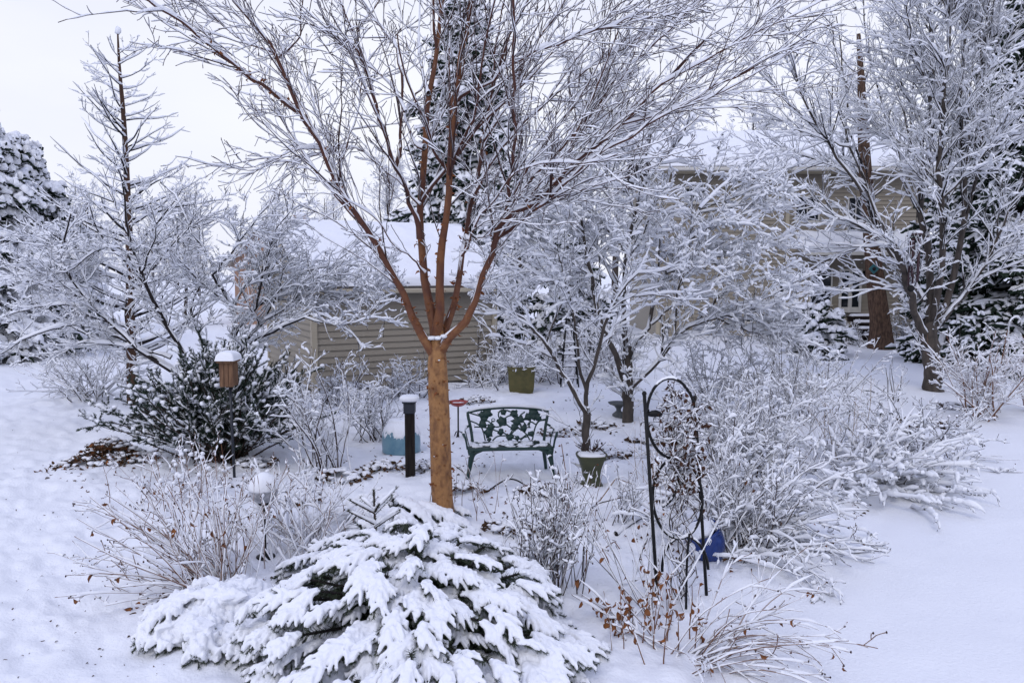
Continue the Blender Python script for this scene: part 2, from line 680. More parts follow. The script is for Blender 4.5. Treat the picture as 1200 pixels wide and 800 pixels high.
def trace(pts, r0, r1, n=16):
    """a limb through (u, v, depth) marks"""
    P = np.array([at(*q) for q in pts])
    R = np.linspace(r0, r1, len(P))
    return resample(P, R, n)

# ================================================================== THE SETTING
def make_ground():
    az = np.concatenate([np.linspace(-PI, -.78, 40, endpoint=False), np.linspace(-.78, .78, 560), np.linspace(.78, PI, 41)[1:]])[:-1]
    r = np.concatenate([[.3, 1.0, 1.8], np.geomspace(2.6, 34, 400), np.geomspace(35, 700, 60)])
    A, Rr = np.meshgrid(az, r)
    X = np.sin(A) * Rr
    Y = np.cos(A) * Rr
    Z = H(X, Y)
    mb = MB()
    n = len(az)
    V = np.stack([X, Y, Z], -1).reshape(-1, 3)
    mb.add(V, ring_faces(1, len(r), n)[:, ::-1])
    o = mb.build("snowy_ground", M_gsnow)
    tag(o, kind="structure")


make_ground()

# ------------------------------------------------------------------ buildings
M_siding = mat("tan_siding", (.315, .28, .226), .6, .25, var=(.275, .245, .20), scale=.7, stretch=(.2, .2, 1))
M_siding_g = mat("garage_siding", (.315, .28, .226), .6, .25, var=(.275, .245, .20), scale=.7, stretch=(.2, .2, 1))
M_trim = mat("white_trim", (.62, .60, .56), .5, .3)
M_trim_tan = mat("tan_trim", (.42, .37, .28), .55, .3)
M_soffit = mat("dark_eave", (.10, .09, .085), .7, .2)
M_glass = mat("window_glass", (.018, .022, .028), .06, .6)
M_found = mat("concrete_foundation", (.09, .085, .08), .9, .2, var=(.13, .125, .12), scale=6)
M_shingle = mat("roof_shingle", (.09, .08, .078), .9, .2)
M_black = mat("black_metal", (.009, .009, .010), .5, .2)
M_deckwood = mat("dark_deck_wood", (.06, .045, .04), .8, .2, var=(.035, .028, .025), scale=12)


def brick_mat():
    m = mat("red_brick", (.36, .15, .075), .85, .2)
    t = m.node_tree
    b = t.nodes["Principled BSDF"]
    tc = t.nodes.new("ShaderNodeTexCoord")
    mp = t.nodes.new("ShaderNodeMapping")
    mp.inputs["Rotation"].default_value = (PI / 2, 0, 0)
    br = t.nodes.new("ShaderNodeTexBrick")
    br.inputs["Color1"].default_value = (.38, .24, .18, 1)
    br.inputs["Color2"].default_value = (.33, .20, .15, 1)
    br.inputs["Mortar"].default_value = (.42, .30, .22, 1)
    br.inputs["Scale"].default_value = 4.5
    br.inputs["Mortar Size"].default_value = .02
    t.links.new(tc.outputs["Object"], mp.inputs["Vector"])
    t.links.new(mp.outputs["Vector"], br.inputs["Vector"])
    t.links.new(br.outputs["Color"], b.inputs["Base Color"])
    return m


M_brick = brick_mat()


def siding(mb, A, B, z0, z1, lap, span=None, mi=0, out=.04):
    """lapped boards from A to B (x, y); span(z) -> (s0, s1) limits each course, for gables"""
    A = np.asarray(A, float)
    B = np.asarray(B, float)
    L = np.linalg.norm(B - A)
    t = (B - A) / L
    nrmv = np.array([t[1], -t[0]])
    z = z0
    while z < z1 - 1e-4:
        zt = min(z + lap, z1)
        s0, s1 = (0, L) if span is None else span((z + zt) / 2)
        if s1 > s0:
            p = lambda s, o, zz: (*(A + t * s + nrmv * o), zz)
            V = [p(s0, out, z), p(s1, out, z), p(s1, .003, zt), p(s0, .003, zt), p(s0, 0, z), p(s1, 0, z)]
            mb.add(V, [(0, 1, 2, 3), (4, 5, 1, 0)], mi)
        z = zt


def window(parent, u0, v0, u1, v1, Y, out=.07, mull_v=0, mull_h=1, fr=.055, mf=None, pane_mat=None):
    """a framed window on a wall that faces the camera (plane y = Y), by its outer corners in the photograph"""
    a = at(u0, v1, Y)
    b = at(u1, v0, Y)
    x0, z0, x1, z1 = a[0], a[2], b[0], b[2]
    f = MB()
    y = Y - out - .03
    w, h = x1 - x0, z1 - z0
    for c, s in [(((x0 + x1) / 2, y, z0 + fr / 2), (w, .08, fr)), (((x0 + x1) / 2, y, z1 - fr / 2), (w, .08, fr)),
                 ((x0 + fr / 2, y, (z0 + z1) / 2), (fr, .08, h - 2 * fr)), ((x1 - fr / 2, y, (z0 + z1) / 2), (fr, .08, h - 2 * fr))]:
        box(f, c, s, bev=.008)
    for i in range(mull_h):
        box(f, ((x0 + x1) / 2, y + .012, z0 + h * (i + 1) / (mull_h + 1)), (w - 2 * fr, .05, .03))
    for i in range(mull_v):
        box(f, (x0 + w * (i + 1) / (mull_v + 1), y + .008, (z0 + z1) / 2), (.032, .055, h - 2 * fr))
    win = f.build("window", mf or M_trim, parent, smooth=False)
    p = MB()
    box(p, ((x0 + x1) / 2, y + .03, (z0 + z1) / 2), (w - 1.6 * fr, .012, h - 1.6 * fr))
    p.build("pane", pane_mat or M_glass, win, smooth=False)
    s = MB()
    box(s, ((x0 + x1) / 2, y - .02, z0 - .03), (w + .08, .14, .05), bev=.01)
    s.build("sill", mf or M_trim, win, smooth=False)
    return win


def make_garage():
    a = math.radians(28)
    e1 = np.array([math.cos(a), math.sin(a)])
    e2 = np.array([-math.sin(a), math.cos(a)])
    C0 = np.array([-4.53, 17.5])
    W, D, he, hr = 4.6, 5.3, 2.5, 3.86
    r = thing("garage", "tan lap sided garage with a thick snow covered gable roof", "garage", (*(C0 + e1 * W / 2 + e2 * D / 2), 0))
    P = lambda s, t: C0 + e1 * s + e2 * t
    w = MB()
    siding(w, P(0, 0), P(W, 0), .12, he, .15)
    siding(w, P(W, D), P(0, D), .12, he, .15)
    gs = lambda z: (0, D) if z < he else (D / 2 * (z - he) / (hr - he), D - D / 2 * (z - he) / (hr - he))
    siding(w, P(0, D), P(0, 0), .12, hr, .15, gs)
    siding(w, P(W, 0), P(W, D), .12, hr, .15, gs)
    w.build("wall", M_siding_g, r, smooth=False)
    for s_, t_ in [(0, 0), (W, 0), (0, D), (W, D)]:
        t = MB()
        box(t, (*(P(s_, t_)), he / 2), (.13, .13, he - .02), rot=a)
        t.build("corner_board", M_trim_tan, r, smooth=False)
    f = MB()
    box(f, (*(P(W / 2, D / 2)), .06), (W - .02, D - .02, .3), rot=a)
    f.build("foundation", M_found, r, smooth=False)
    ov, th = .32, .1
    rm = MB()
    sn = MB()
    for sgn in (0, 1):
        t0 = -ov if sgn == 0 else D + ov
        zl = he - (hr - he) / (D / 2) * ov + .06
        lo0, lo1 = P(-ov, t0), P(W + ov, t0)
        hi0, hi1 = P(-ov, D / 2), P(W + ov, D / 2)
        up = hr + .06
        V = []
        for zz in (0, th):
            V += [(*lo0, zl + zz), (*lo1, zl + zz), (*hi1, up + zz), (*hi0, up + zz)]
        rm.add(V, [(0, 3, 2, 1), (4, 5, 6, 7), (0, 1, 5, 4), (1, 2, 6, 5), (2, 3, 7, 6), (3, 0, 4, 7)])
        sheet(sn, (*lo0, zl + th), (*lo1, zl + th), (*hi1, up + th + .02), (*hi0, up + th + .02), 70, 40, .17, .035, edge=.16, seed=40 + sgn)
    roof = rm.build("roof", M_soffit, r, smooth=False)
    q = P(W / 2, D / 2)
    ridge = MB()
    tube(ridge, [(*P(-ov + .05, D / 2), hr + .21), (*P(W / 2, D / 2), hr + .20), (*P(W + ov - .05, D / 2), hr + .21)], .13, 10)
    sn.V += ridge.V
    sn.F += [f_ + sn.n for f_ in ridge.F]
    sn.M += ridge.M
    sn.n += ridge.n
    sn.build("snow_cover", M_snow, roof)
    g = MB()
    box(g, (*P(W / 2, -ov - .055), he - .115), (W + 2 * ov, .10, .11), rot=a, bev=.02)
    g.build("gutter", M_trim_tan, r, smooth=False)
    rk = MB()
    for t0, t1 in ((-ov, D / 2), (D + ov, D / 2)):
        zl = he - (hr - he) / (D / 2) * ov
        A = np.array([*P(-ov - .015, t0), zl + .02])
        B = np.array([*P(-ov - .015, t1), hr + .02])
        tube(rk, [A, B], .07, 4, smooth=False)
    rk.build("rake_board", M_trim_tan, r, smooth=False)


make_garage()


def make_house():
    Y = 34.0
    xl, xr = at(772, 300, Y)[0], at(1085, 300, Y)[0]
    ze = at(900, 200, Y)[2]
    r = thing("house", "two storey tan sided house with dark windows seen behind snowy trees", "house", ((xl + xr) / 2, Y + 4, 0))
    w = MB()
    siding(w, (xl, Y), (xr, Y), 0, ze, .17, out=.04)
    siding(w, (xl, Y + 8), (xl, Y), 0, ze, .13)
    siding(w, (xr, Y), (xr, Y + 8), 0, ze, .13)
    w.build("wall", M_siding, r, smooth=False)
    xc = at(921, 300, Y)[0]
    for x in (xl, xc, xr):
        t = MB()
        box(t, (x, Y - .02, ze / 2), (.16, .10, ze - .02))
        t.build("corner_board", M_trim_tan, r, smooth=False)
    rm = MB()
    zr = ze + 2.1
    V = []
    for zz in (0, .2):
        V += [(xl - .5, Y - .7, ze - .1 + zz), (xr + .5, Y - .7, ze - .1 + zz), (xr + .5, Y + 4, zr + zz), (xl - .5, Y + 4, zr + zz)]
    bf = [(0, 3, 2, 1), (4, 5, 6, 7), (0, 1, 5, 4), (1, 2, 6, 5), (2, 3, 7, 6), (3, 0, 4, 7)]
    rm.add(V, bf)
    V = []
    for zz in (0, .2):
        V += [(xl - .5, Y + 8.7, ze - .1 + zz), (xr + .5, Y + 8.7, ze - .1 + zz), (xr + .5, Y + 4, zr + zz), (xl - .5, Y + 4, zr + zz)]
    rm.add(V, bf)
    roof = rm.build("roof", M_shingle, r, smooth=False)
    s = MB()
    sheet(s, (xl - .5, Y - .7, ze + .1), (xr + .5, Y - .7, ze + .1), (xr + .5, Y + 4, zr + .2), (xl - .5, Y + 4, zr + .2), 60, 16, .22, .04, seed=61)
    sheet(s, (xl - .5, Y + 8.7, ze + .1), (xr + .5, Y + 8.7, ze + .1), (xr + .5, Y + 4, zr + .2), (xl - .5, Y + 4, zr + .2), 40, 10, .22, .04, seed=62)
    s.build("snow_cover", M_snow, roof)
    g = MB()
    box(g, ((xl + xr) / 2, Y - .72, ze - .02), (xr - xl + 1.0, .16, .16), bev=.03)
    g.build("gutter", M_trim, r, smooth=False)
    so = MB()
    box(so, ((xl + xr) / 2, Y - .34, ze - .13), (xr - xl + .6, .62, .05))
    so.build("soffit", M_trim_tan, r, smooth=False)
    # pent roof between the storeys
    pl, pr = at(930, 300, Y)[0], at(1080, 300, Y)[0]
    zt, zb = at(960, 277, Y)[2], at(960, 299, Y - 1)[2]
    pm = MB()
    V = []
    for zz in (0, .14):
        V += [(pl, Y - 1.2, zb + zz), (pr, Y - 1.2, zb + zz), (pr, Y - .03, zt + zz), (pl, Y - .03, zt + zz)]
    pm.add(V, bf)
    porch = pm.build("porch_roof", M_trim, r, smooth=False)
    s = MB()
    sheet(s, (pl, Y - 1.2, zb + .14), (pr, Y - 1.2, zb + .14), (pr, Y - .04, zt + .14), (pl, Y - .04, zt + .14), 60, 12, .22, .05, seed=63)
    s.build("snow_cover", M_snow, porch)
    window(r, 801, 220, 826, 238, Y, mull_h=0, mull_v=1)
    window(r, 846, 234, 860, 260, Y)
    window(r, 930, 230, 960, 260, Y, mull_v=1, mull_h=1)
    window(r, 991, 231, 1012, 274, Y, mull_v=1, mull_h=0)
    window(r, 947, 314, 975, 357, Y)
    window(r, 872, 355, 888, 378, Y)
    window(r, 911, 318, 921, 348, Y)
    # double glazed door
    a, b = at(981, 366, Y), at(1009, 315, Y)
    x0, x1, z0, z1 = a[0], b[0], a[2], b[2]
    d = MB()
    for c, sz in [(((x0 + x1) / 2, Y - .12, z1 - .05), (x1 - x0, .1, .1)), ((x0 + .05, Y - .12, (z0 + z1) / 2 - .05), (.1, .1, z1 - z0 - .1)),
                  ((x1 - .05, Y - .12, (z0 + z1) / 2 - .05), (.1, .1, z1 - z0 - .1)), (((x0 + x1) / 2, Y - .12, (z0 + z1) / 2 - .05), (.16, .08, z1 - z0 - .1)),
                  (((x0 + x1) / 2, Y - .115, z0 + .12), (x1 - x0 - .2, .07, .24))]:
        box(d, c, sz, bev=.01)
    dr = d.build("door", M_trim, r, smooth=False)
    p = MB()
    box(p, ((x0 + x1) / 2, Y - .10, (z0 + z1) / 2), (x1 - x0 - .15, .012, z1 - z0 - .15))
    p.build("pane", M_glass, dr, smooth=False)
    h = MB()
    lathe(h, [(.0, 0), (.03, .0), (.035, .03), (.0, .06)], ((x0 + x1) / 2 + .06, Y - .19, (z0 + z1) / 2 - .1), 8)
    h.build("handle", M_black, dr)
    l = MB()
    q = at(1014, 324, Y - .15)
    lathe(l, [(.05, -.2), (.10, -.15), (.13, .12), (.16, .14), (.02, .28), (0, .3)], q, 8)
    box(l, (q[0], Y - .12, q[2]), (.1, .12, .2))
    l.build("porch_lamp", M_black, r, smooth=False)
    # deck stairs
    st = MB()
    sc = MB()
    sx0, sx1 = at(1000, 390, Y - 1.5)[0], at(1026, 390, Y - 1.5)[0]
    for i in range(4):
        z = .22 + i * .24
        yy = Y - 2.4 + i * .45
        box(st, ((sx0 + sx1) / 2, yy, z), (sx1 - sx0, .46, .06))
        box(st, ((sx0 + sx1) / 2, yy + .2, z - .12), (sx1 - sx0, .03, .2))
        sheet(sc, (sx0 + .02, yy - .2, z + .03), (sx1 - .02, yy - .2, z + .03), (sx1 - .02, yy + .2, z + .03), (sx0 + .02, yy + .2, z + .03), 12, 6, .09, .02, edge=.08, seed=70 + i)
    stp = st.build("stairs", M_deckwood, r, smooth=False)
    sc.build("snow_cover", M_snow, stp)


make_house()


def make_brick_house():
    Y = 42.0
    g0, gp, g1 = at(232, 305, Y), at(293, 268, Y), at(330, 305, Y)
    gx = (at(274, 300, Y)[0], at(326, 300, Y)[0])
    ze, zp = at(300, 303, Y)[2], at(293, 270, Y)[2]
    xm = (gx[0] + gx[1]) / 2
    r = thing("brick_house", "orange brick house with snowy gable and chimney, half hidden beyond the garage", "house", (xm, Y + 5, 0))
    w = MB()
    w.add([(gx[0], Y, 0), (gx[1], Y, 0), (gx[1], Y, ze), (xm, Y, zp), (gx[0], Y, ze)], [(0, 1, 2, 3, 4)])
    w.add([(gx[1], Y, 0), (gx[1], Y + 10, 0), (gx[1], Y + 10, ze), (gx[1], Y, ze)], [(0, 1, 2, 3)])
    w.add([(gx[0], Y + 10, 0), (gx[0], Y, 0), (gx[0], Y, ze), (gx[0], Y + 10, ze)], [(0, 1, 2, 3)])
    w.build("wall", M_brick, r, smooth=False)
    rm, s = MB(), MB()
    for sg, xe in ((-1, gx[0] - .4), (1, gx[1] + .4)):
        zl = ze - .4 * (zp - ze) / (xm - gx[0])
        V = []
        for zz in (0.01, .2):
            V += [(xe, Y - .4, zl + zz), (xe, Y + 10, zl + zz), (xm, Y + 10, zp + zz), (xm, Y - .4, zp + zz)]
        rm.add(V, [(0, 3, 2, 1), (4, 5, 6, 7), (0, 1, 5, 4), (1, 2, 6, 5), (2, 3, 7, 6), (3, 0, 4, 7)])
        sheet(s, (xe, Y - .4, zl + .2), (xe, Y + 10, zl + .2), (xm, Y + 10, zp + .2), (xm, Y - .4, zp + .2), 20, 20, .25, .03, seed=80)
    # main block behind, its ridge along the view
    xb0, xb1 = at(300, 262, Y + 10)[0], at(420, 262, Y + 10)[0]
    zb, zt = 3.2, at(350, 262, Y + 10)[2]
    V = []
    for zz in (0, .2):
        V += [(xb0, Y + 6, zb + zz), (xb1, Y + 6, zb + zz), (xb1, Y + 10, zt - .4 + zz), (xb0, Y + 10, zt - .4 + zz)]
    rm.add(V, [(0, 3, 2, 1), (4, 5, 6, 7), (0, 1, 5, 4), (1, 2, 6, 5), (2, 3, 7, 6), (3, 0, 4, 7)])
    sheet(s, (xb0, Y + 6, zb + .2), (xb1, Y + 6, zb + .2), (xb1, Y + 10, zt - .2), (xb0, Y + 10, zt - .2), 30, 16, .22, .03, seed=81)
    roof = rm.build("roof", M_trim, r, smooth=False)
    s.build("snow_cover", M_snow, roof)
    c = at(352, 262, Y + 9)
    cm = MB()
    box(cm, (c[0], Y + 9, c[2] - .2), (.75, .6, 1.5))
    ch = cm.build("chimney", M_brick, roof, smooth=False)
    cs = MB()
    blobs(cs, np.array([[c[0], Y + 9, c[2] + .58]]), np.array([[.48, .42, .16]]), noise=.03, k=14, rows=8)
    cs.build("snow_cover", M_snow, roof)


make_brick_house()

# ================================================================== TREES
def stack(limbs):
    return np.stack([l[0] for l in limbs]), np.stack([l[1] for l in limbs])


def cat2(A, B):
    return np.concatenate([A[0], B[0]]), np.concatenate([A[1], B[1]])


def assemble(root, trunk, levels, mt, mc, amt, k0=10, snow_kw=None, mb_trunk=None, lump=.35, flat=.6, gaps=None, mcs=None, capk=(2.4, .014)):
    """trunk (P, R), levels [(P, R), ...] -> the parts trunk, crown and snow_cover of one tree"""
    tb = mb_trunk or MB()
    sn = MB()
    tubes(tb, *trunk, k0)
    snow_on(sn, *trunk, amt[0], lump=lump, flat=flat, gaps=.12)
    cr = MB()
    for i, (P, R) in enumerate(levels):
        tubes(cr, P, R, (6, 4, 3, 3, 3)[i], mi=(mcs[i] if mcs else 0))
        snow_on(sn, P, R, amt[min(i + 1, len(amt) - 1)], lump=lump + .1, flat=flat, capk=capk, gaps=(gaps or (.08, .1, .12, .12, .12))[i])
    tb.build("trunk", mt, root)
    cr.build("crown", mc, root)
    sn.build("snow_cover", M_snow, root)


# ------------------------------------------------------------------ the paperbark maple in the middle
def make_maple():
    b = gnd(519.5, 613)
    Y = b[1]
    r = thing("paperbark_maple", "tall paperbark maple with peeling orange trunk and red brown limbs, in front of the bench", "tree", b)
    tr = [(520.5, 628, Y), (519.5, 605, Y), (517, 550, Y), (515, 490, Y), (513, 440, Y), (512.5, 415, Y), (513, 392, Y), (514, 370, Y)]
    T = trace(tr, .122, .097, 18)
    T[1][:3] *= np.array([1.16, 1.06, 1.02])
    T[1][-5:] *= np.array([1, .92, .8, .6, .4])
    limbs = []

    def limb(pts, r0, r1, dz=0.0):
        n = len(pts)
        q = [(u, v, Y + dz * i / (n - 1)) for i, (u, v) in enumerate(pts)]
        P_, R_ = trace(q, r0 * .8, r1 * .9, 18)
        R_[:4] *= np.array([1.5, 1.35, 1.15, 1.05])
        limbs.append((P_, R_))
    limb([(511, 420), (503, 403), (481, 367), (456, 311), (441, 285), (426, 262), (405, 228), (397, 222), (375, 172), (349, 131), (338, 95), (326, 66), (303, 36), (277, 7), (262, -30)], .05, .015, -.5)
    limb([(350, 132), (307, 99), (262, 67), (232, 42), (202, 19), (176, 0), (150, -25)], .024, .010, -.9)
    limb([(512, 412), (509, 376), (497, 326), (492, 290), (492, 262), (496, 180), (500, 130), (504, 105), (509, 86), (514, 37), (517, 0), (519, -60)], .058, .020, .5)
    limb([(512, 412), (514, 360), (518, 307), (522, 262), (527, 214), (533, 120), (536, 90), (541, 62), (551, 0), (556, -50)], .060, .018, -.3)
    limb([(514, 415), (524, 392), (535, 345), (541, 300), (544, 277), (552, 235), (561, 202), (567, 157), (576, 112), (599, 37), (625, -10), (650, -60)], .045, .015, .9)
    limb([(512, 418), (524, 398), (550, 371), (569, 315), (579, 289), (587, 259), (610, 245), (632, 236), (662, 204), (711, 161), (760, 112), (800, 75), (835, 40)], .052, .010, -.6)
    limb([(583, 278), (600, 266), (625, 248), (652, 222), (700, 180), (745, 155), (790, 128), (840, 100), (885, 80)], .022, .007, -1.2)
    limb([(578, 290), (587, 262), (593, 246), (597, 215), (602, 180), (603, 120), (602, 75), (601, 30), (598, -30)], .028, .012, -1.2)
    limb([(590, 255), (620, 213), (659, 172), (690, 133), (726, 94), (765, 55), (797, 26), (830, -10)], .024, .009, .3)
    limb([(635, 235), (668, 195), (705, 160), (750, 140), (790, 118), (830, 88), (870, 68)], .018, .006, .8)
    limb([(553, 232), (575, 190), (610, 150), (640, 122), (672, 95), (720, 62), (790, 20), (815, 0)], .024, .008, 1.2)
    limb([(566, 165), (586, 135), (600, 105), (622, 60), (650, 20), (668, -15)], .020, .008, .6)
    limb([(534, 122), (549, 105), (575, 95), (610, 70), (660, 50), (712, 30), (765, 12)], .018, .006, -.8)
    limb([(529, 195), (545, 160), (560, 120), (566, 60), (575, 20), (585, -20)], .018, .007, -.9)
    limb([(492, 280), (489, 259), (476, 225), (462, 195), (452, 160), (441, 124), (433, 92), (427, 72), (415, 54), (405, 47), (396, 44)], .032, .009, -.4)
    limb([(463, 197), (468, 172), (470, 124), (468, 67), (460, 50), (448, 35), (430, 10), (420, -10)], .020, .009, .5)
    limb([(497, 175), (486, 168), (478, 145), (475, 131), (485, 115), (501, 94), (505, 70)], .018, .010, .8)
    limb([(475, 131), (455, 95), (430, 78), (419, 55), (424, 30), (446, 0), (460, -30)], .016, .007, 1.4)
    limb([(525, 200), (510, 180), (501, 150), (492, 128), (478, 100), (470, 70), (466, 40)], .018, .007, -.9)
    limb([(502, 112), (494, 80), (490, 50), (492, 20), (490, -20)], .016, .008, 1.2)
    limb([(492, 240), (470, 215), (448, 196), (430, 180), (405, 172), (380, 178), (345, 190), (310, 188)], .014, .004, .6)
    limb([(430, 270), (405, 225), (385, 175), (370, 130), (360, 95), (345, 70), (318, 40)], .016, .006, 1.4)
    limb([(376, 175), (352, 175), (330, 182), (310, 195), (296, 205)], .009, .003, -.6)
    limb([(497, 320), (480, 300), (460, 285), (440, 255), (415, 240), (395, 222)], .010, .004, -1.0)
    limb([(327, 68), (350, 45), (352, 20), (356, -10)], .012, .006, -.3)
    limb([(322, 62), (292, 52), (262, 32), (232, 6), (210, -15)], .012, .006, .5)
    limb([(398, 222), (404, 180), (420, 130), (425, 90), (440, 60), (470, 35)], .014, .006, .9)
    limb([(541, 300), (560, 262), (580, 232), (600, 205), (640, 190), (690, 190), (725, 178)], .011, .004, -1.6)
    limb([(545, 280), (560, 280), (577, 268), (574, 235), (570, 200), (567, 175)], .010, .005, -1.0)
    S = stack(limbs)
    S = (kink(S[0], .012), S[1])
    # limbs nobody traced: the half of the crown that leans towards and away from the camera
    aw = grow(S[0][2:5], S[1][2:5], 1.0, 2.2, 18, .35, .9, .55, .15, (0, .03, .03), .06, .010, .4)
    aw2 = grow(S[0][[5, 6, 8, 9, 10, 0, 14]], S[1][[5, 6, 8, 9, 10, 0, 14]], .9, 2.3, 18, .3, .85, .32, .12, (0, .0, .008), .05, .008, .3)
    S = cat2(cat2(S, aw), aw2)
    l1 = grow(*S, 3.3, 1.25, 12, .15, 1, .42, .16, (0, 0, .012), .085, .0095, .35)
    l2 = grow(*cat2((S[0][:, 9:], S[1][:, 9:]), (S[0][:, :9], S[1][:, :9])), 1.2, .55, 12, .2, 1, .6, .2, (0, 0, .02), .12, .008)
    l1 = cat2(l1, l2)
    l2 = grow(*l1, 3.2, .40, 7, .15, 1, .55, .22, (0, 0, .01), .12, .011)
    top = S[0][:, :, 0].min(1) < -2.2
    dr = grow(S[0][top], S[1][top], 5.0, .62, 7, .45, 1, .7, .3, (0, 0, -.05), .14, .008)
    l2 = cat2(l2, dr)
    l3 = grow(*l2, 2.8, .16, 4, .2, 1, .7, .3, (0, 0, .03), .16, .012)
    tb = MB()
    # curls of bark and little ledges of snow on the trunk
    pk = MB()
    allP = np.concatenate([T[0][None], S[0][:6]])
    allR = np.concatenate([T[1][None], S[1][:6]])
    C, N, K = [], [], []
    for i in range(360):
        j = 0 if i < 80 else rng.integers(1, 7)
        f = rng.uniform(.02, .97) * 17 if j == 0 else rng.uniform(0, .6) * 17
        a = int(f)
        p = allP[j, a] * (1 - f + a) + allP[j, a + 1] * (f - a)
        t = nrm(allP[j, a + 1] - allP[j, a])
        n = rng.normal(size=3)
        n = nrm(n - (n @ t) * t)
        C.append(p + n * allR[j, a] * .98)
        N.append(nrm(n * .55 + np.cross(t, n) * rng.choice([-1, 1]) * .8 + t * rng.normal() * .2))
        K.append(j)
    C, N = np.array(C), np.array(N)
    leaves(pk, C[::2], N[::2], .052, curl=.8)
    leaves(pk, C[1::2], N[1::2], .028, curl=.7)
    P0 = np.concatenate([T[0][None, :], T[0][None, :]])
    tubes(tb, T[0][None], T[1][None], 20, wob=.018)
    tb.build("trunk", M_paper, r)
    lb = MB()
    big = slice(0, 6)
    tubes(lb, S[0], S[1], 9, wob=.02)
    lb.F.clear(); lb.V.clear(); lb.M.clear(); lb.n = 0
    m1 = [0, 2, 3, 4]
    tubes(lb, S[0][[2, 3]], S[1][[2, 3]], 12, mi=1, wob=.03)
    rest = [i for i in range(len(S[0])) if i not in (2, 3)]
    tubes(lb, S[0][rest], S[1][rest], 9, mi=0, wob=.02)
    lb.build("limb", [M_forkbark, M_paper_limb], r)
    cr = MB()
    for (P, R), k in ((l1, 5), (l2, 4), (l3, 3)):
        tubes(cr, P, R, k)
    cr.build("crown", M_redtwig, r)
    pk.build("peeling_bark", M_peel, r)
    sn = MB()
    S2 = (S[0], S[1])
    snow_on(sn, *S2, .032, lump=.4, flat=.38, gaps=.12, cpow=1.8)
    snow_on(sn, *l1, .015, lump=.5, gaps=.18, flat=.35, capk=(1.6, .004))
    snow_on(sn, *l2, .010, lump=.5, gaps=.25, flat=.35, capk=(1.4, .003))
    snow_on(sn, *l3, .009, lump=.5, gaps=.25, flat=.4, capk=(1.4, .003))
    q = [at(513, 396, Y - .10), at(520, 394, Y - .09), at(506, 396, Y - .09), at(516, 392, Y + .05)]
    blobs(sn, np.array(q), np.array([[.05, .04, .022]] * len(q)), k=10, rows=6, noise=.1)
    tw = C[(np.arange(len(C)) < 80) & (rng.random(len(C)) < .25)]
    blobs(sn, tw, np.tile([.016, .013, .006], (len(tw), 1)) * rng.uniform(.3, 1.3, (len(tw), 1)), k=6, rows=3)
    sn.build("snow_cover", M_snow, r)


M_paper_limb = mat("paperbark_limb", (.17, .068, .026), .6, .3, var=(.085, .030, .018), scale=9, bump=.005, bscale=30, stretch=(1, 1, .5))
def fork_bark():
    """orange low on the limbs like the trunk, turning red brown higher up as the bark of this maple does"""
    m = mat("paperbark_limb", (.30, .140, .050), .6, .3, bump=.010, bscale=34, stretch=(1, 1, .5))
    t = m.node_tree
    b = t.nodes["Principled BSDF"]
    tc = t.nodes.new("ShaderNodeTexCoord")
    sp = t.nodes.new("ShaderNodeSeparateXYZ")
    no = t.nodes.new("ShaderNodeTexNoise")
    no.inputs["Scale"].default_value = 9
    no.inputs["Detail"].default_value = 7
    ad = t.nodes.new("ShaderNodeMath")
    ad.operation = 'MULTIPLY_ADD'
    ad.inputs[1].default_value = 2.2
    rp = t.nodes.new("ShaderNodeValToRGB")
    e = rp.color_ramp.elements
    e[0].position = .36
    e[0].color = (.31, .152, .058, 1)
    e[1].position = .66
    e[1].color = (.075, .028, .019, 1)
    k = e.new(.5)
    k.color = (.15, .058, .026, 1)
    sc = t.nodes.new("ShaderNodeMath")
    sc.operation = 'MULTIPLY'
    sc.inputs[1].default_value = .153
    t.links.new(tc.outputs["Object"], sp.inputs["Vector"])
    t.links.new(tc.outputs["Object"], no.inputs["Vector"])
    t.links.new(no.outputs["Fac"], ad.inputs[0])
    t.links.new(sp.outputs["Z"], ad.inputs[2])
    t.links.new(ad.outputs["Value"], sc.inputs[0])
    t.links.new(sc.outputs["Value"], rp.inputs["Fac"])
    t.links.new(rp.outputs["Color"], b.inputs["Base Color"])
    return m


M_forkbark = fork_bark()
M_redtwig = mat("red_twig", (.050, .020, .017), .65, .3, var=(.030, .014, .013), scale=14)
make_maple()


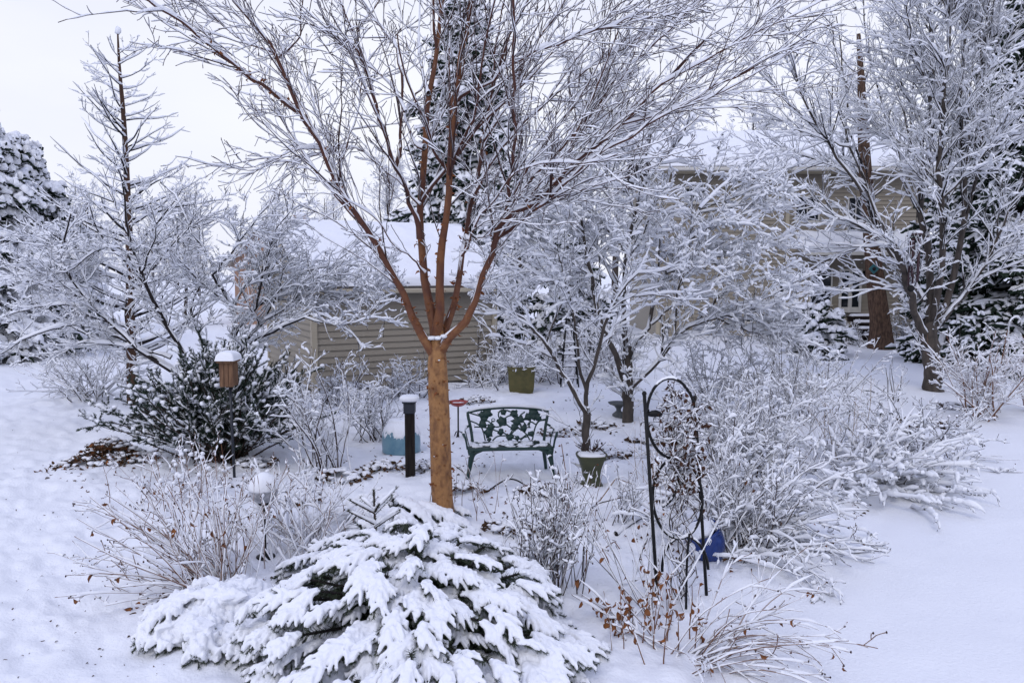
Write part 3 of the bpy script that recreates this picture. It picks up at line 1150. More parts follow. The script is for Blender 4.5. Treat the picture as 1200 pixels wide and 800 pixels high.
# ------------------------------------------------------------------ slender leader tree at the left lawn
def make_slender():
    b = gnd(155, 474)
    Y = b[1]
    r = thing("slender_tree", "slender leafless tree with one straight leader and rising side branches, beside the dark yew", "tree", b)
    T = trace([(156, 492, Y), (155, 450, Y), (153, 380, Y), (152, 300, Y), (149, 220, Y), (145, 140, Y), (140, 80, Y), (138, 40, Y)], .125, .016, 26)
    T = (T[0][None], T[1][None])
    l1 = []
    P, R = T
    zs = np.linspace(.16, .96, 92)
    for i, s in enumerate(zs):
        f = s * 25
        a = int(f)
        p = P[0, a] + (P[0, min(a + 1, 25)] - P[0, a]) * (f - a)
        az = rng.uniform(0, 2 * PI)
        L = 3.0 * (1 - s) ** .62 * rng.uniform(.6, 1.1) + .12
        d0 = .62 + .35 * s
        pts = [p]
        d = np.array([math.cos(az), math.sin(az) * .9, d0 * .35])
        for k in range(11):
            d = nrm(d + np.array([0, 0, (.035 + .02 * k / 10)]) + rng.normal(size=3) * .06)
            pts.append(pts[-1] + d * L / 11)
        pts = np.array(pts)
        R0 = min(R[0, a] * .55, .016 * L)
        l1.append((pts, np.linspace(R0, .004, 12)))
    l1 = stack(l1)
    l2 = grow(*l1, 3.0, .42, 6, .25, 1, .75, .2, (0, 0, .10), .12, .010)
    l3 = grow(*l2, 3.5, .14, 4, .2, 1, .8, .3, (0, 0, .06), .18, .014)
    assemble(r, T, [l1, l2, l3], M_red_trunk, M_dark, (.03, .034, .026, .022))
    s = MB()
    blobs(s, np.array([at(138, 36, Y)]), np.array([[.06, .06, .075]]), k=10, rows=6)
    s.build("snow_knob", M_snow, r)


make_slender()


def traced_tree(name, label, Y, base, limbs, r_tr, levels, mats, amt, k0=10, depth=1.0, kk=.012, extra=None, npts=14, label_cat="tree", capk=(2.4, .014)):
    """limbs: [(points (u, v[, depth offset]), r0, r1)], the first one the trunk"""
    r = thing(name, label, label_cat, base)
    S = []
    for i, (pts, r0, r1) in enumerate(limbs):
        n = len(pts)
        dz = 0 if i == 0 else rng.uniform(-depth, depth)
        q = [(p[0], p[1], Y + (p[2] if len(p) > 2 else dz * (j / (n - 1)))) for j, p in enumerate(pts)]
        S.append(trace(q, r0, r1, npts))
    S = stack(S)
    S = (kink(S[0], kk), S[1])
    if extra:
        ex = extra(S)
        S = cat2(S, ex)
    lv = []
    cur = S
    allp = None
    for i, kw in enumerate(levels):
        src = cur
        nx = grow(*src, **kw)
        if i == 1:
            k2 = dict(kw)
            k2["dens"] = kw["dens"] * .5
            nx = cat2(nx, grow(*S, **k2))
        lv.append(nx)
        cur = nx
    assemble(r, S, lv, mats[0], mats[1], amt, k0, capk=capk)
    return r


# ------------------------------------------------------------------ wide dogwood behind the yew
def make_dogwood():
    Y = 13.6
    b = at(238, 470, Y)
    b[2] = gz(b[0], b[1])
    L = [([(238, 492), (238, 470), (236, 448)], .10, .085),
         ([(236, 455), (205, 436), (172, 417), (146, 394), (112, 360), (90, 334), (71, 304), (74, 288), (80, 268), (84, 250)], .050, .010),
         ([(237, 452), (226, 432), (214, 412), (187, 367), (169, 330), (158, 300), (150, 277), (148, 247), (142, 215)], .050, .010),
         ([(238, 450), (242, 425), (240, 409), (228, 380), (224, 362), (229, 345), (240, 325)], .032, .010),
         ([(240, 455), (258, 432), (268, 412), (275, 385), (275, 365), (262, 341), (255, 325), (247, 307), (236, 288), (225, 270), (210, 236), (190, 215)], .045, .009),
         ([(242, 455), (265, 430), (281, 407), (296, 390), (311, 375), (321, 345), (345, 328), (362, 316), (400, 312), (440, 310)], .040, .007),
         ([(245, 455), (272, 422), (296, 401), (320, 388), (340, 378), (367, 369), (385, 372), (402, 384), (425, 402)], .036, .008),
         ([(268, 412), (280, 385), (300, 360), (320, 345), (337, 337), (365, 340), (397, 349), (425, 365)], .034, .006),
         ([(210, 438), (180, 420), (157, 405), (124, 386), (100, 380), (75, 382), (45, 390), (22, 401), (-5, 418)], .040, .008),
         ([(130, 378), (109, 362), (85, 357), (56, 358), (25, 365), (-10, 374)], .026, .008),
         ([(185, 368), (165, 341), (140, 328), (112, 319), (85, 300), (56, 285), (25, 278)], .026, .007),
         ([(262, 341), (250, 325), (257, 312), (274, 292), (290, 270), (310, 248), (325, 228)], .022, .006),
         ([(300, 360), (308, 326), (313, 300), (317, 282), (328, 262), (345, 245), (375, 235)], .020, .006),
         ([(170, 335), (150, 300), (135, 290), (110, 295), (80, 318), (50, 322), (15, 330)], .022, .006),
         ([(112, 360), (95, 340), (70, 335), (40, 325), (5, 310), (-20, 312)], .020, .006),
         ([(229, 345), (215, 320), (205, 295), (215, 275), (240, 255), (265, 245)], .018, .006),
         ([(200, 420), (165, 410), (135, 404), (100, 402), (70, 412)], .022, .006),
         ([(311, 375), (335, 360), (365, 330), (395, 322), (430, 322)], .018, .005)]

    def extra(S):
        return grow(S[0][:8], S[1][:8], .9, 1.9, 14, .25, .8, .7, .2, (0, 0, .02), .10, .012, .4)
    traced_tree("dogwood", "wide spreading dogwood of many dark stems laden with snow, rising behind the yew", Y, b, L, .1,
                [dict(dens=4.1, L=1.05, npts=9, t0=.2, ang=.7, aj=.2, bias=(0, 0, .02), jit=.12, rf=.010, flat=.6),
                 dict(dens=5.6, L=.42, npts=7, t0=.15, ang=.8, aj=.25, bias=(0, 0, .05), jit=.15, rf=.012, flat=.5),
                 dict(dens=5.0, L=.16, npts=4, t0=.2, ang=.8, aj=.3, bias=(0, 0, .10), jit=.2, rf=.016)],
                (M_dark, M_dark), (.055, .042, .032, .028), depth=1.3, extra=extra)


make_dogwood()


# ------------------------------------------------------------------ small maple in front of the green pot and bigger tree behind it
def make_small_maple():
    b = gnd(689, 566)
    Y = b[1]
    L = [([(690, 580), (688, 550), (687, 520), (687, 490), (687, 478)], .058, .050),
         ([(687, 484), (674, 465), (662, 440), (651, 420), (638, 400), (625, 386), (605, 368), (576, 352), (560, 340)], .034, .007),
         ([(650, 420), (632, 410), (612, 402), (590, 395), (572, 392)], .016, .005),
         ([(687, 482), (688, 460), (692, 435), (700, 409), (706, 385), (716, 360), (730, 341), (744, 322), (770, 318), (800, 305)], .032, .007),
         ([(688, 462), (680, 440), (677, 420), (675, 395), (672, 375), (668, 345), (660, 320), (655, 300)], .024, .006),
         ([(702, 405), (712, 395), (722, 375), (728, 345), (735, 310), (735, 280)], .018, .005),
         ([(640, 402), (648, 380), (655, 360), (662, 340), (640, 325), (610, 318), (570, 330)], .014, .005),
         ([(625, 386), (615, 365), (600, 345), (580, 325), (560, 318)], .012, .004),
         ([(716, 360), (735, 350), (765, 345), (800, 352), (830, 350)], .014, .004)]
    traced_tree("young_maple", "small forked maple with a thin grey trunk beside the green urn planter", Y, b, L, .06,
                [dict(dens=4.0, L=.85, npts=8, t0=.2, ang=.65, aj=.2, bias=(0, 0, .0), jit=.12, rf=.009, flat=.55),
                 dict(dens=5.0, L=.36, npts=6, t0=.15, ang=.75, aj=.25, bias=(0, 0, -.01), jit=.15, rf=.011, flat=.5),
                 dict(dens=4.5, L=.15, npts=4, t0=.2, ang=.8, aj=.3, bias=(0, 0, .0), jit=.2, rf=.014)],
                (M_smooth, M_dark), (.034, .030, .025, .022), depth=.8)


make_small_maple()


def make_snowy_tree():
    b = gnd(736, 494)
    Y = b[1]
    L = [([(737, 512), (736, 485), (735, 455), (736, 425), (735, 405)], .115, .085),
         ([(733, 450), (725, 425), (715, 401), (705, 380), (697, 350), (690, 310), (684, 270), (680, 230), (676, 190)], .06, .012),
         ([(738, 455), (750, 445), (764, 433), (778, 415), (797, 388), (820, 378), (845, 372), (880, 362), (920, 350)], .055, .010),
         ([(735, 410), (732, 380), (730, 350), (733, 310), (740, 270), (752, 220), (760, 170), (770, 130)], .055, .010),
         ([(736, 420), (748, 395), (762, 380), (765, 350), (780, 320), (802, 285), (820, 245), (835, 200), (845, 165)], .05, .009),
         ([(797, 390), (815, 378), (838, 353), (852, 340), (868, 334), (900, 325), (935, 312)], .034, .008),
         ([(730, 350), (715, 320), (700, 290), (660, 270), (620, 258), (585, 250)], .032, .007),
         ([(690, 312), (665, 290), (640, 272), (615, 268), (580, 285)], .026, .007),
         ([(684, 270), (668, 240), (650, 210), (640, 180), (625, 160)], .026, .007),
         ([(740, 270), (720, 235), (712, 200), (715, 160), (705, 130)], .026, .007),
         ([(780, 320), (810, 310), (845, 300), (885, 290), (925, 285)], .028, .007),
         ([(802, 285), (840, 262), (875, 250), (905, 240)], .024, .006),
         ([(820, 245), (850, 215), (880, 190), (900, 180)], .022, .006),
         ([(752, 220), (775, 190), (800, 160), (810, 130)], .022, .006),
         ([(840, 372), (870, 385), (905, 392), (940, 388)], .022, .006),
         ([(697, 350), (670, 335), (640, 330), (600, 345)], .024, .006),
         ([(764, 380), (800, 350), (840, 330), (880, 318)], .022, .006)]

    def extra(S):
        return grow(S[0][1:7], S[1][1:7], 1.5, 1.8, 14, .3, .9, .75, .2, (0, -.02, .01), .10, .012, .4)
    traced_tree("flowering_tree", "broad rounded tree with layered snow heavy twigs, its short trunk right of the young maple", Y, b, L, .11,
                [dict(dens=4.6, L=1.1, npts=9, t0=.2, ang=.7, aj=.2, bias=(0, 0, .0), jit=.13, rf=.013, flat=.65),
                 dict(dens=5.2, L=.46, npts=7, t0=.15, ang=.8, aj=.25, bias=(0, 0, .01), jit=.16, rf=.015, flat=.5),
                 dict(dens=3.8, L=.20, npts=4, t0=.2, ang=.8, aj=.3, bias=(0, 0, .03), jit=.2, rf=.015)],
                (M_smooth, M_dark), (.05, .048, .044, .040), depth=1.6, extra=extra, capk=(2.4, .024))


make_snowy_tree()


def make_right_tree():
    b = gnd(1094, 458)
    Y = b[1]
    L = [([(1095, 476), (1094, 450), (1092, 420), (1089, 392), (1088, 375)], .235, .19),
         ([(1087, 395), (1076, 378), (1068, 350), (1062, 330), (1052, 300), (1047, 285)], .09, .06),
         ([(1083, 352), (1070, 332), (1050, 305), (1036, 282), (1024, 258), (1015, 235), (1002, 215), (985, 195), (950, 185), (915, 175), (885, 182)], .075, .012),
         ([(1089, 385), (1090, 356), (1090, 325), (1089, 300), (1080, 268), (1078, 240), (1084, 210), (1089, 180), (1090, 120), (1090, 60), (1091, 0), (1092, -60)], .10, .022),
         ([(1092, 380), (1100, 345), (1104, 300), (1105, 262), (1100, 220), (1100, 187), (1106, 130), (1111, 75), (1114, 0), (1116, -50)], .085, .02),
         ([(1095, 382), (1111, 352), (1121, 310), (1127, 275), (1131, 240), (1130, 210), (1126, 150), (1126, 94), (1132, 40), (1138, -30)], .085, .02),
         ([(1097, 384), (1112, 366), (1130, 345), (1145, 325), (1156, 307), (1166, 285), (1176, 262), (1186, 240), (1205, 205)], .06, .018),
         ([(1127, 270), (1140, 225), (1149, 180), (1152, 127), (1152, 67), (1160, 0), (1165, -40)], .05, .016),
         ([(1047, 290), (1038, 270), (1025, 245), (1010, 202), (995, 175), (991, 150), (993, 115), (985, 70), (980, 20)], .05, .012),
         ([(1010, 225), (985, 190), (960, 150), (940, 110), (925, 60), (915, 10)], .035, .010),
         ([(1080, 250), (1062, 215), (1055, 180), (1040, 140), (1025, 90), (1015, 40), (1010, -20)], .04, .012),
         ([(1089, 175), (1075, 140), (1062, 110), (1045, 60), (1040, 10)], .03, .010),
         ([(1052, 300), (1030, 275), (1000, 262), (960, 245), (925, 240), (890, 255)], .032, .008),
         ([(1040, 290), (1010, 290), (980, 300), (950, 315), (925, 328)], .025, .007),
         ([(1066, 340), (1040, 335), (1010, 328), (985, 335), (955, 345)], .025, .007),
         ([(1100, 187), (1125, 165), (1150, 140), (1180, 120), (1215, 100)], .03, .010),
         ([(1130, 210), (1160, 190), (1185, 160), (1210, 150)], .028, .009),
         ([(995, 172), (965, 165), (930, 150), (900, 130), (880, 128)], .026, .007),
         ([(950, 187), (920, 200), (890, 215)], .018, .006),
         ([(1106, 130), (1085, 95), (1070, 50), (1060, 0)], .028, .010),
         ([(1156, 305), (1180, 295), (1210, 300)], .022, .008),
         ([(960, 150), (930, 130), (900, 90), (880, 50), (870, 10)], .024, .007)]

    def extra(S):
        return grow(S[0][3:8], S[1][3:8], 1.2, 2.6, 14, .3, .95, .6, .2, (-.01, -.02, .03), .09, .010, .4)
    traced_tree("multi_stem_tree", "large grey tree forking low into many rising stems, with wind chimes hung in it", Y, b, L, .2,
                [dict(dens=2.7, L=1.9, npts=11, t0=.2, ang=.5, aj=.2, bias=(0, 0, .03), jit=.10, rf=.0125, flat=.35),
                 dict(dens=2.9, L=.75, npts=8, t0=.12, ang=.6, aj=.25, bias=(0, 0, .03), jit=.14, rf=.014, flat=.3),
                 dict(dens=2.2, L=.28, npts=4, t0=.2, ang=.8, aj=.3, bias=(0, 0, .03), jit=.18, rf=.013)],
                (M_smooth, M_dark), (.07, .055, .048, .042), capk=(2.4, .020), depth=2.0, kk=.02, extra=extra)


make_right_tree()


def make_big_trunk():
    b = gnd(1032, 398)
    Y = b[1] - 3.2
    b = at(1032, 405, Y)
    b[2] = gz(b[0], Y)
    r = thing("tall_oak", "thick straight trunk with furrowed brown bark beside the house steps", "tree", b)
    T = trace([(1032, 420, Y), (1032, 388, Y), (1028, 350, Y), (1022, 290, Y), (1014, 200, Y), (1011, 140, Y), (1009, 90, Y), (1006, 40, Y)], .44, .07, 24)
    T[1][:2] *= 1.15
    T = (T[0][None], T[1][None])
    l0 = grow(*T, 2.4, 3.4, 12, .46, .98, .9, .2, (0, 0, .06), .09, .016, .4)
    l1 = grow(*l0, 1.6, 1.5, 8, .15, 1, .7, .2, (0, 0, .03), .12, .010)
    l2 = grow(*l1, 2.8, .6, 6, .15, 1, .75, .25, (0, 0, .03), .14, .012)
    l3 = grow(*l2, 4, .26, 4, .2, 1, .8, .3, (0, 0, .02), .18, .015)
    tb = MB()
    tubes(tb, *T, 20, wob=.03)
    tb2 = MB()
    tubes(tb2, *l0, 7)
    for lv in (l1, l2, l3):
        tubes(tb2, *lv, 3)
    s = MB()
    for lv, a in ((l0, .06), (l1, .05), (l2, .045), (l3, .04)):
        snow_on(s, *lv, a, gaps=.1)
    tb.build("trunk", M_oak, r)
    tb2.build("crown", M_dark, r)
    s.build("snow_cover", M_snow, r)
    return Y


OAK_Y = make_big_trunk()


# ------------------------------------------------------------------ conifers
def conifer(name, label, x, y, h, spread, seed=0, amt=.09, droop=.22, up=.05, top=.98, lo=.04, step=.32, group=None, power=.75, green=.055, per=6, cat_="conifer"):
    z0 = gz(x, y)
    r = thing(name, label, cat_, (x, y, z0), group)
    T = np.stack([np.full(16, x), np.full(16, y), np.linspace(z0 - .1, z0 + h, 16)], 1)[None]
    TR = np.linspace(.022 * h, .01, 16)[None]
    br = []
    z = lo * h
    while z < top * h:
        s = z / h
        for k in range(per):
            L = spread * (1 - s) ** power * rng.uniform(.75, 1.15) + .15
            az = rng.uniform(0, 2 * PI)
            d = np.array([math.cos(az), math.sin(az), .15 + .5 * s])
            p = np.array([x, y, z0 + z + rng.uniform(-.1, .1)])
            pts = [p]
            for j in range(9):
                d = nrm(d + np.array([0, 0, -droop * (1 - s * .6) * (.4 if j > 5 else 1)]) * .6 + (np.array([0, 0, up]) if j > 5 else 0) + rng.normal(size=3) * .05)
                pts.append(pts[-1] + d * L / 9)
            br.append((np.array(pts), np.linspace(.012 * L + .008, .006, 10)))
        z += step * (1 - .55 * s)
    B = stack(br)
    l1 = grow(*B, 5.5, .38, 5, .12, 1, .85, .2, (0, 0, -.06), .08, .012, .5, flat=.85, rel=True)
    l1 = (l1[0], l1[1])
    l2 = grow(*l1, 6.0, .30, 4, .2, 1, .75, .2, (0, 0, -.06), .1, .02, .4, flat=.8)
    tb = MB()
    tubes(tb, T, TR, 8)
    tubes(tb, *B, 4)
    tb.build("trunk", M_dark, r)
    f = MB()
    s = MB()
    for (P, R), g, a in ((B, green * 1.1, amt), (l1, green, amt), (l2, green * .8, amt * .8)):
        G = np.tile(np.linspace(g, g * .45, P.shape[1]), (len(P), 1))
        tubes(f, P, G, 5, wob=.45)
        sel = rng.random(len(P)) < .82
        Q = P.copy()
        Q[..., 2] += g * .35
        snow_on(s, Q[sel], G[sel] * .8, a, lump=.55, gaps=.16, flat=.7, cpow=1.3, capk=(9, .1))
    f.build("crown", M_ever, r)
    s.build("snow_cover", M_snow, r)


p = at(545, 300, 27)
conifer("spruce", "tall dark spruce with drooping snowy boughs rising behind the garage", p[0], 27, 13.2, 3.1, step=.42)
p = at(1196, 300, 23.5)
conifer("hemlock", "broad dark evergreen with dense low boughs behind the tan twiggy shrub", p[0], 23.5, 11.5, 3.4, step=.40, amt=.05, droop=.28, green=.075, lo=.01)
p = at(1150, 300, 29)
conifer("hemlock", "dark evergreen showing between stems of the forked grey tree", p[0], 30, 9.5, 2.7, step=.45, amt=.06, droop=.25, green=.075)
p = at(10, 300, 28)
conifer("pine", "bushy evergreen thick with snow standing past the slender tree", p[0], 28, 7.6, 3.2, step=.26, amt=.15, droop=.22, power=.5, green=.052, per=7)
p = at(-60, 300, 24)
conifer("pine", "snow plastered pine reaching in at the edge of the picture", p[0], 25, 8.2, 2.9, step=.30, amt=.15, droop=.22, power=.55, green=.052, per=7)
p = at(668, 300, 24)
conifer("young_spruce", "shorter dark spruce half hidden behind the snow heavy layered tree", p[0], 24, 4.6, 1.7, step=.34, amt=.09, droop=.22)


# ------------------------------------------------------------------ leafless trees further off
def bare_tree(name, label, u, Y, h, spread, stems=5, lean=0, dens=1.0, amt=.06, r0=None, group=None, mats=None, low=.25):
    x = at(u, 300, Y)[0]
    z0 = gz(x, Y)
    r = thing(name, label, "tree", (x, Y, z0), group)
    r0 = r0 or .016 * h
    T = np.stack([x + lean * np.linspace(0, 1, 14) ** 1.3 + np.cumsum(rng.normal(size=14) * .03), Y + np.cumsum(rng.normal(size=14) * .03), np.linspace(z0 - .1, z0 + h * .92, 14)], 1)
    T[0, :2] = (x, Y)
    T = (T[None], np.linspace(r0, .02, 14)[None])
    l0 = grow(*T, dens * 2.6 * 10 / h, spread * 1.1, 11, low, .97, .75, .2, (0, 0, .07), .09, .014, .55, nmin=stems)
    l1 = grow(*l0, dens * 1.9, 1.25, 8, .15, 1, .65, .2, (0, 0, .04), .12, .010, .4)
    l2 = grow(*l1, dens * 2.6, .6, 5, .15, 1, .75, .25, (0, 0, .03), .15, .012)
    l3 = grow(*l2, dens * 3.2, .3, 4, .2, 1, .8, .3, (0, 0, .02), .18, .016)
    mt, mc = mats or (M_bark, M_dark)
    assemble(r, T, [l0, l1, l2, l3], mt, mc, (amt, amt, amt * .9, amt * .85, amt * .8), 8, capk=(2.4, .03))


far = [
    (1150, 26, 13, 3.6, 1.3, "leafless tree crowded with snow behind the forked grey tree"),
    (1060, 42, 15, 4.6, 1.2, "tall leafless tree rising over the house roof behind the oak"),
    (965, 44, 15, 4.8, 1.3, "tall leafless tree rising over the middle of the house roof"),
    (880, 46, 14, 4.6, 1.1, "leafless tree rising over the near end of the house roof"),
    (790, 50, 15, 4.8, 1.3, "white laden leafless tree rising behind the hidden end of the house"),
    (690, 33, 12.5, 4.2, 1.3, "tall white laden tree directly behind the layered tree"),
    (610, 36, 13, 4.0, 1.2, "leafless tree just right of the tall spruce behind the garage"),
    (455, 40, 8.2, 3.2, 1.1, "pale leafless tree showing above the garage ridge"),
    (380, 58, 9, 3.6, .9, "small pale tree above the chimney of the brick house"),
    (335, 60, 8.5, 3.4, .9, "small pale tree above the gable of the brick house"),
    (215, 40, 7.0, 3.4, 1.1, "low leafless tree beside the brick house behind the dogwood"),
    (105, 36, 6.6, 3.3, 1.1, "low leafless tree behind the slender tree"),
    (60, 42, 7.0, 3.4, 1.0, "low leafless tree next to the snowy pine"),
    (1235, 27, 14, 4.5, 1.2, "leafless tree partly cut by the picture edge above the hemlock"),
    (720, 52, 17, 5, 1.1, "far leafless tree whose top shows over the layered tree"),
]
for u, Y, h, sp, dn, lab in far:
    bare_tree("leafless_tree", lab, u, Y, h, sp, dens=dn, group="leafless trees beyond the garden", amt=.065)


def far_woods():
    """the wood beyond the gardens, one pale mass of stems and twigs"""
    cr, sn = MB(), MB()
    for i in range(46):
        a = rng.uniform(-.95, .95)
        d = rng.uniform(66, 100)
        x, y = math.sin(a) * d * 1.1, math.cos(a) * d
        h = rng.uniform(6.5, 10)
        T = np.stack([np.full(8, x), np.full(8, y), np.linspace(0, h, 8)], 1)[None]
        T = (T, np.linspace(.16, .03, 8)[None])
        l0 = grow(*T, 2.6, 3.6, 8, .15, .98, .7, .2, (0, 0, .06), .1, .014, .5)
        l1 = grow(*l0, 1.6, 1.3, 5, .1, 1, .7, .2, (0, 0, .03), .12, .016)
        l2 = grow(*l1, 2.2, .7, 3, .1, 1, .7, .2, (0, 0, .03), .12, .02)
        for (P, R), k in ((T, 6), (l0, 4), (l1, 3), (l2, 3)):
            tubes(cr, P, R, k)
            snow_on(sn, P, R, .09, gaps=.1)
    o = cr.build("distant_woods", M_bark)
    tag(o, "pale snowy wood far beyond the lawns and houses", "wood", kind="stuff")
    sn.build("snow_cover", M_snow, o)


far_woods()

# ================================================================== SHRUBS AND PLANTS
def fountain(base, n, L, tilt, droop=.03, npts=10, az=(0, 2 * PI), r=.008, spread=.12, jit=.05, lj=(.65, 1.15), azf=None):
    base = np.asarray(base, float)
    a = rng.uniform(az[0], az[1], n)
    t = rng.uniform(tilt[0], tilt[1], n)
    d = np.stack([np.sin(t) * np.cos(a), np.sin(t) * np.sin(a), np.cos(t)], 1)
    p = base + np.stack([rng.normal(size=n) * spread, rng.normal(size=n) * spread, np.full(n, -.03)], 1)
    p[:, 2] = H(p[:, 0], p[:, 1]) - .03
    Ls = L * rng.uniform(lj[0], lj[1], n)
    st = (Ls / (npts - 1))[:, None]
    pts = [p]
    for j in range(npts - 1):
        d = nrm(d + jit * rng.normal(size=(n, 3)) + np.array([0, 0, -droop]))
        p = p + d * st
        pts.append(p)
    P = np.stack(pts, 1)
    g = H(P[..., 0], P[..., 1]) + .015
    P[:, 1:, 2] = np.maximum(P[:, 1:, 2], g[:, 1:])
    R = r * rng.uniform(.7, 1.2, n)[:, None] * np.linspace(1, .4, npts)[None]
    return P, R


def shrub(name, label, base, stems, levels, m, amt, group=None, cat_="shrub", leaf=0, leaf_size=.05, bud=0, ms=None, lump=.4, gaps=.1, flat=.6, capk=(2.4, .010)):
    r = thing(name, label, cat_, base, group)
    c, s = MB(), MB()
    tubes(c, *stems, 5)
    snow_on(s, *stems, amt[0], lump=lump, gaps=gaps, flat=flat, capk=capk)
    cur = stems
    alls = [stems]
    for i, kw in enumerate(levels):
        nx = grow(*cur, **kw)
        if i > 0:
            k2 = dict(kw)
            k2["dens"] = kw["dens"] * .4
            nx = cat2(nx, grow(*stems, **k2)) if nx[0].shape[1] == kw.get("npts", 5) else nx
        nx[0][..., 2] = np.maximum(nx[0][..., 2], H(nx[0][..., 0], nx[0][..., 1]) + .01)
        tubes(c, *nx, 3)
        snow_on(s, *nx, amt[min(i + 1, len(amt) - 1)], lump=lump + .1, gaps=gaps + .03, flat=flat, capk=capk)
        alls.append(nx)
        cur = nx
    c.build("crown", m, r)
    if bud:
        b = MB()
        tips = np.concatenate([a[0][:, -1] for a in alls[1:]])
        tips = tips[rng.random(len(tips)) < bud]
        blobs(b, tips, np.tile([.007, .007, .009], (len(tips), 1)), k=5, rows=3)
        b.build("bud_clumps", M_redtwig, r)
    if leaf:
        q = np.concatenate([a[0][:, a[0].shape[1] // 2:].reshape(-1, 3) for a in alls])
        q = q[rng.choice(len(q), min(leaf, len(q)), replace=False)]
        lb = MB()
        d = rng.normal(size=(len(q), 3)) * .5 + np.array([0, 0, -.9])
        leaves(lb, q, d, leaf_size)
        lb.build("dry_leaves", M_leaf, r)
    s.build("snow_cover", ms or M_snow, r)
    return r


# ------------------------------------------------------------------ spruces at the front
def low_spruce(name, label, cx, cy, rx, ry, h, n, ln=.42, vox=.0058, amt=.022, leader=None, front=True, dz=0.0, fr=.009, cat_="conifer", rings=None):
    z0 = gz(cx, cy)
    r = thing(name, label, cat_, (cx, cy, z0))
    ax, fi, fR = [], [], []
    rings = rings or [(.06, .24), (.22, .22), (.42, .20), (.62, .16), (.80, .11), (.95, .07)]
    for lv, share in rings:
        cnt = max(3, int(n * share))
        off = rng.uniform(0, 2 * PI)
        for i in range(cnt):
            az = off + 2 * PI * i / cnt + rng.normal() * .2
            yaw = rng.normal() * .3
            el = lv + rng.normal() * .05
            rad = math.sqrt(max(0, 1 - min(el, .99) ** 2)) * rng.uniform(.86, 1.1) * (1 + .16 * float(vnoise(math.cos(az) * 2.2 + 9, math.sin(az) * 2.2 + el * 3, 77)))
            if i % 3 == 2:
                rad *= .72
                el *= .86
            tip = np.array([cx + rx * rad * math.cos(az), cy + ry * rad * math.sin(az), z0 + h * el * rng.uniform(.85, 1.12) + dz])
            out = nrm(np.array([math.cos(az + yaw) * rx, math.sin(az + yaw) * ry, 0]))
            pit = rng.normal(-.12, .2) + .45 * max(0, el - .65)
            L = ln * rng.uniform(.6, 1.35) * (1 - .25 * el)
            d0 = nrm(out * math.cos(pit) + np.array([0, 0, math.sin(pit) + .16]))
            d1 = nrm(out + np.array([0, 0, math.sin(pit) - .38]))
            p = [tip]
            for k in range(8):
                d = nrm(d1 * (1 - k / 7) + d0 * (k / 7))
                p.insert(0, p[0] - d * L / 8)
            A = np.array(p)
            ax.append(A)
            side = np.array([-out[1], out[0], 0])
            T = nrm(np.gradient(A, axis=0))
            roll = rng.normal() * .3
            for s in (-1, 1):
                for t in np.arange(.08, .99, .112):
                    f = t * 8
                    a = min(int(f), 7)
                    o = A[a] + (A[a + 1] - A[a]) * (f - a)
                    ang = rng.uniform(.42, .92)
                    sd = side * s + np.array([0, 0, roll * s])
                    d = nrm(T[a] * math.cos(ang) + sd * math.sin(ang))
                    fl = L * (.46 - .34 * abs(t - .35)) * rng.uniform(.6, 1.3) + .03
                    q = [o]
                    dd = d
                    for k in range(5):
                        dd = nrm(dd + T[a] * .09 + np.array([0, 0, -.11]) + rng.normal(size=3) * .05)
                        q.append(q[-1] + dd * fl / 5)
                    fi.append(np.array(q))
                    if fl > .15:
                        for t2, s2 in ((.45, 1), (.55, -1)):
                            g = int(t2 * 5)
                            d3 = nrm(dd * .75 + (np.cross(dd, (0, 0, 1.0)) * s2) * .7 + np.array([0, 0, -.05]))
                            q2 = [q[g]]
                            for k in range(5):
                                d3 = nrm(d3 + np.array([0, 0, -.10]) + rng.normal(size=3) * .05)
                                q2.append(q2[-1] + d3 * fl * .5 / 5)
                            fi.append(np.array(q2))
    A = np.stack(ax)
    F = np.stack(fi)
    gA = H(A[..., 0], A[..., 1]) + .02
    A[..., 2] = np.maximum(A[..., 2], gA)
    F[..., 2] = np.maximum(F[..., 2], H(F[..., 0], F[..., 1]) + .02)
    AR = np.tile(np.linspace(.008, .004, 9), (len(A), 1))
    FR = np.tile(np.linspace(.004, .003, 6), (len(F), 1))
    st = MB()
    tubes(st, A, AR, 4)
    tubes(st, F, FR, 3)
    # inner boughs back to the middle
    inn = np.stack([np.linspace([cx, cy, z0 + (a[0, 2] - z0) * .6], a[0], 5) for a in A])
    tubes(st, inn, np.tile(np.linspace(.016, .009, 5), (len(A), 1)), 5)
    st.build("bough", M_dark, r)
    nd = MB()
    needles(nd, F, FR, 760, .023, .0034, ang=.72, up=-.1)
    needles(nd, A, AR, 500, .020, .0032, ang=.8, up=-.1)
    needles(nd, inn, inn[..., 0] * 0 + .01, 520, .05, .006, ang=.9, up=-.1)
    nd.build("needle_foliage", M_needle, r)
    sn = MB()
    keep = rng.random(len(F)) < .88
    snow_on(sn, F[keep], np.full(F[keep].shape[:2], fr), amt, lump=.28, flat=.36, cpow=.6, capk=(9, .1))
    snow_on(sn, A, np.full(A.shape[:2], fr * 1.3), amt * 1.1, lump=.3, flat=.6, cpow=.5, capk=(9, .1))
    c = A[:, 1:4].reshape(-1, 3) + np.array([0, 0, amt * .5])
    blobs(sn, c, np.tile([.06, .06, .028], (len(c), 1)) * rng.uniform(.6, 1.25, (len(c), 1)) * (amt / .034), k=8, rows=5)
    voxel(sn, vox, "snow_cover", M_snow, r, 2, .5)
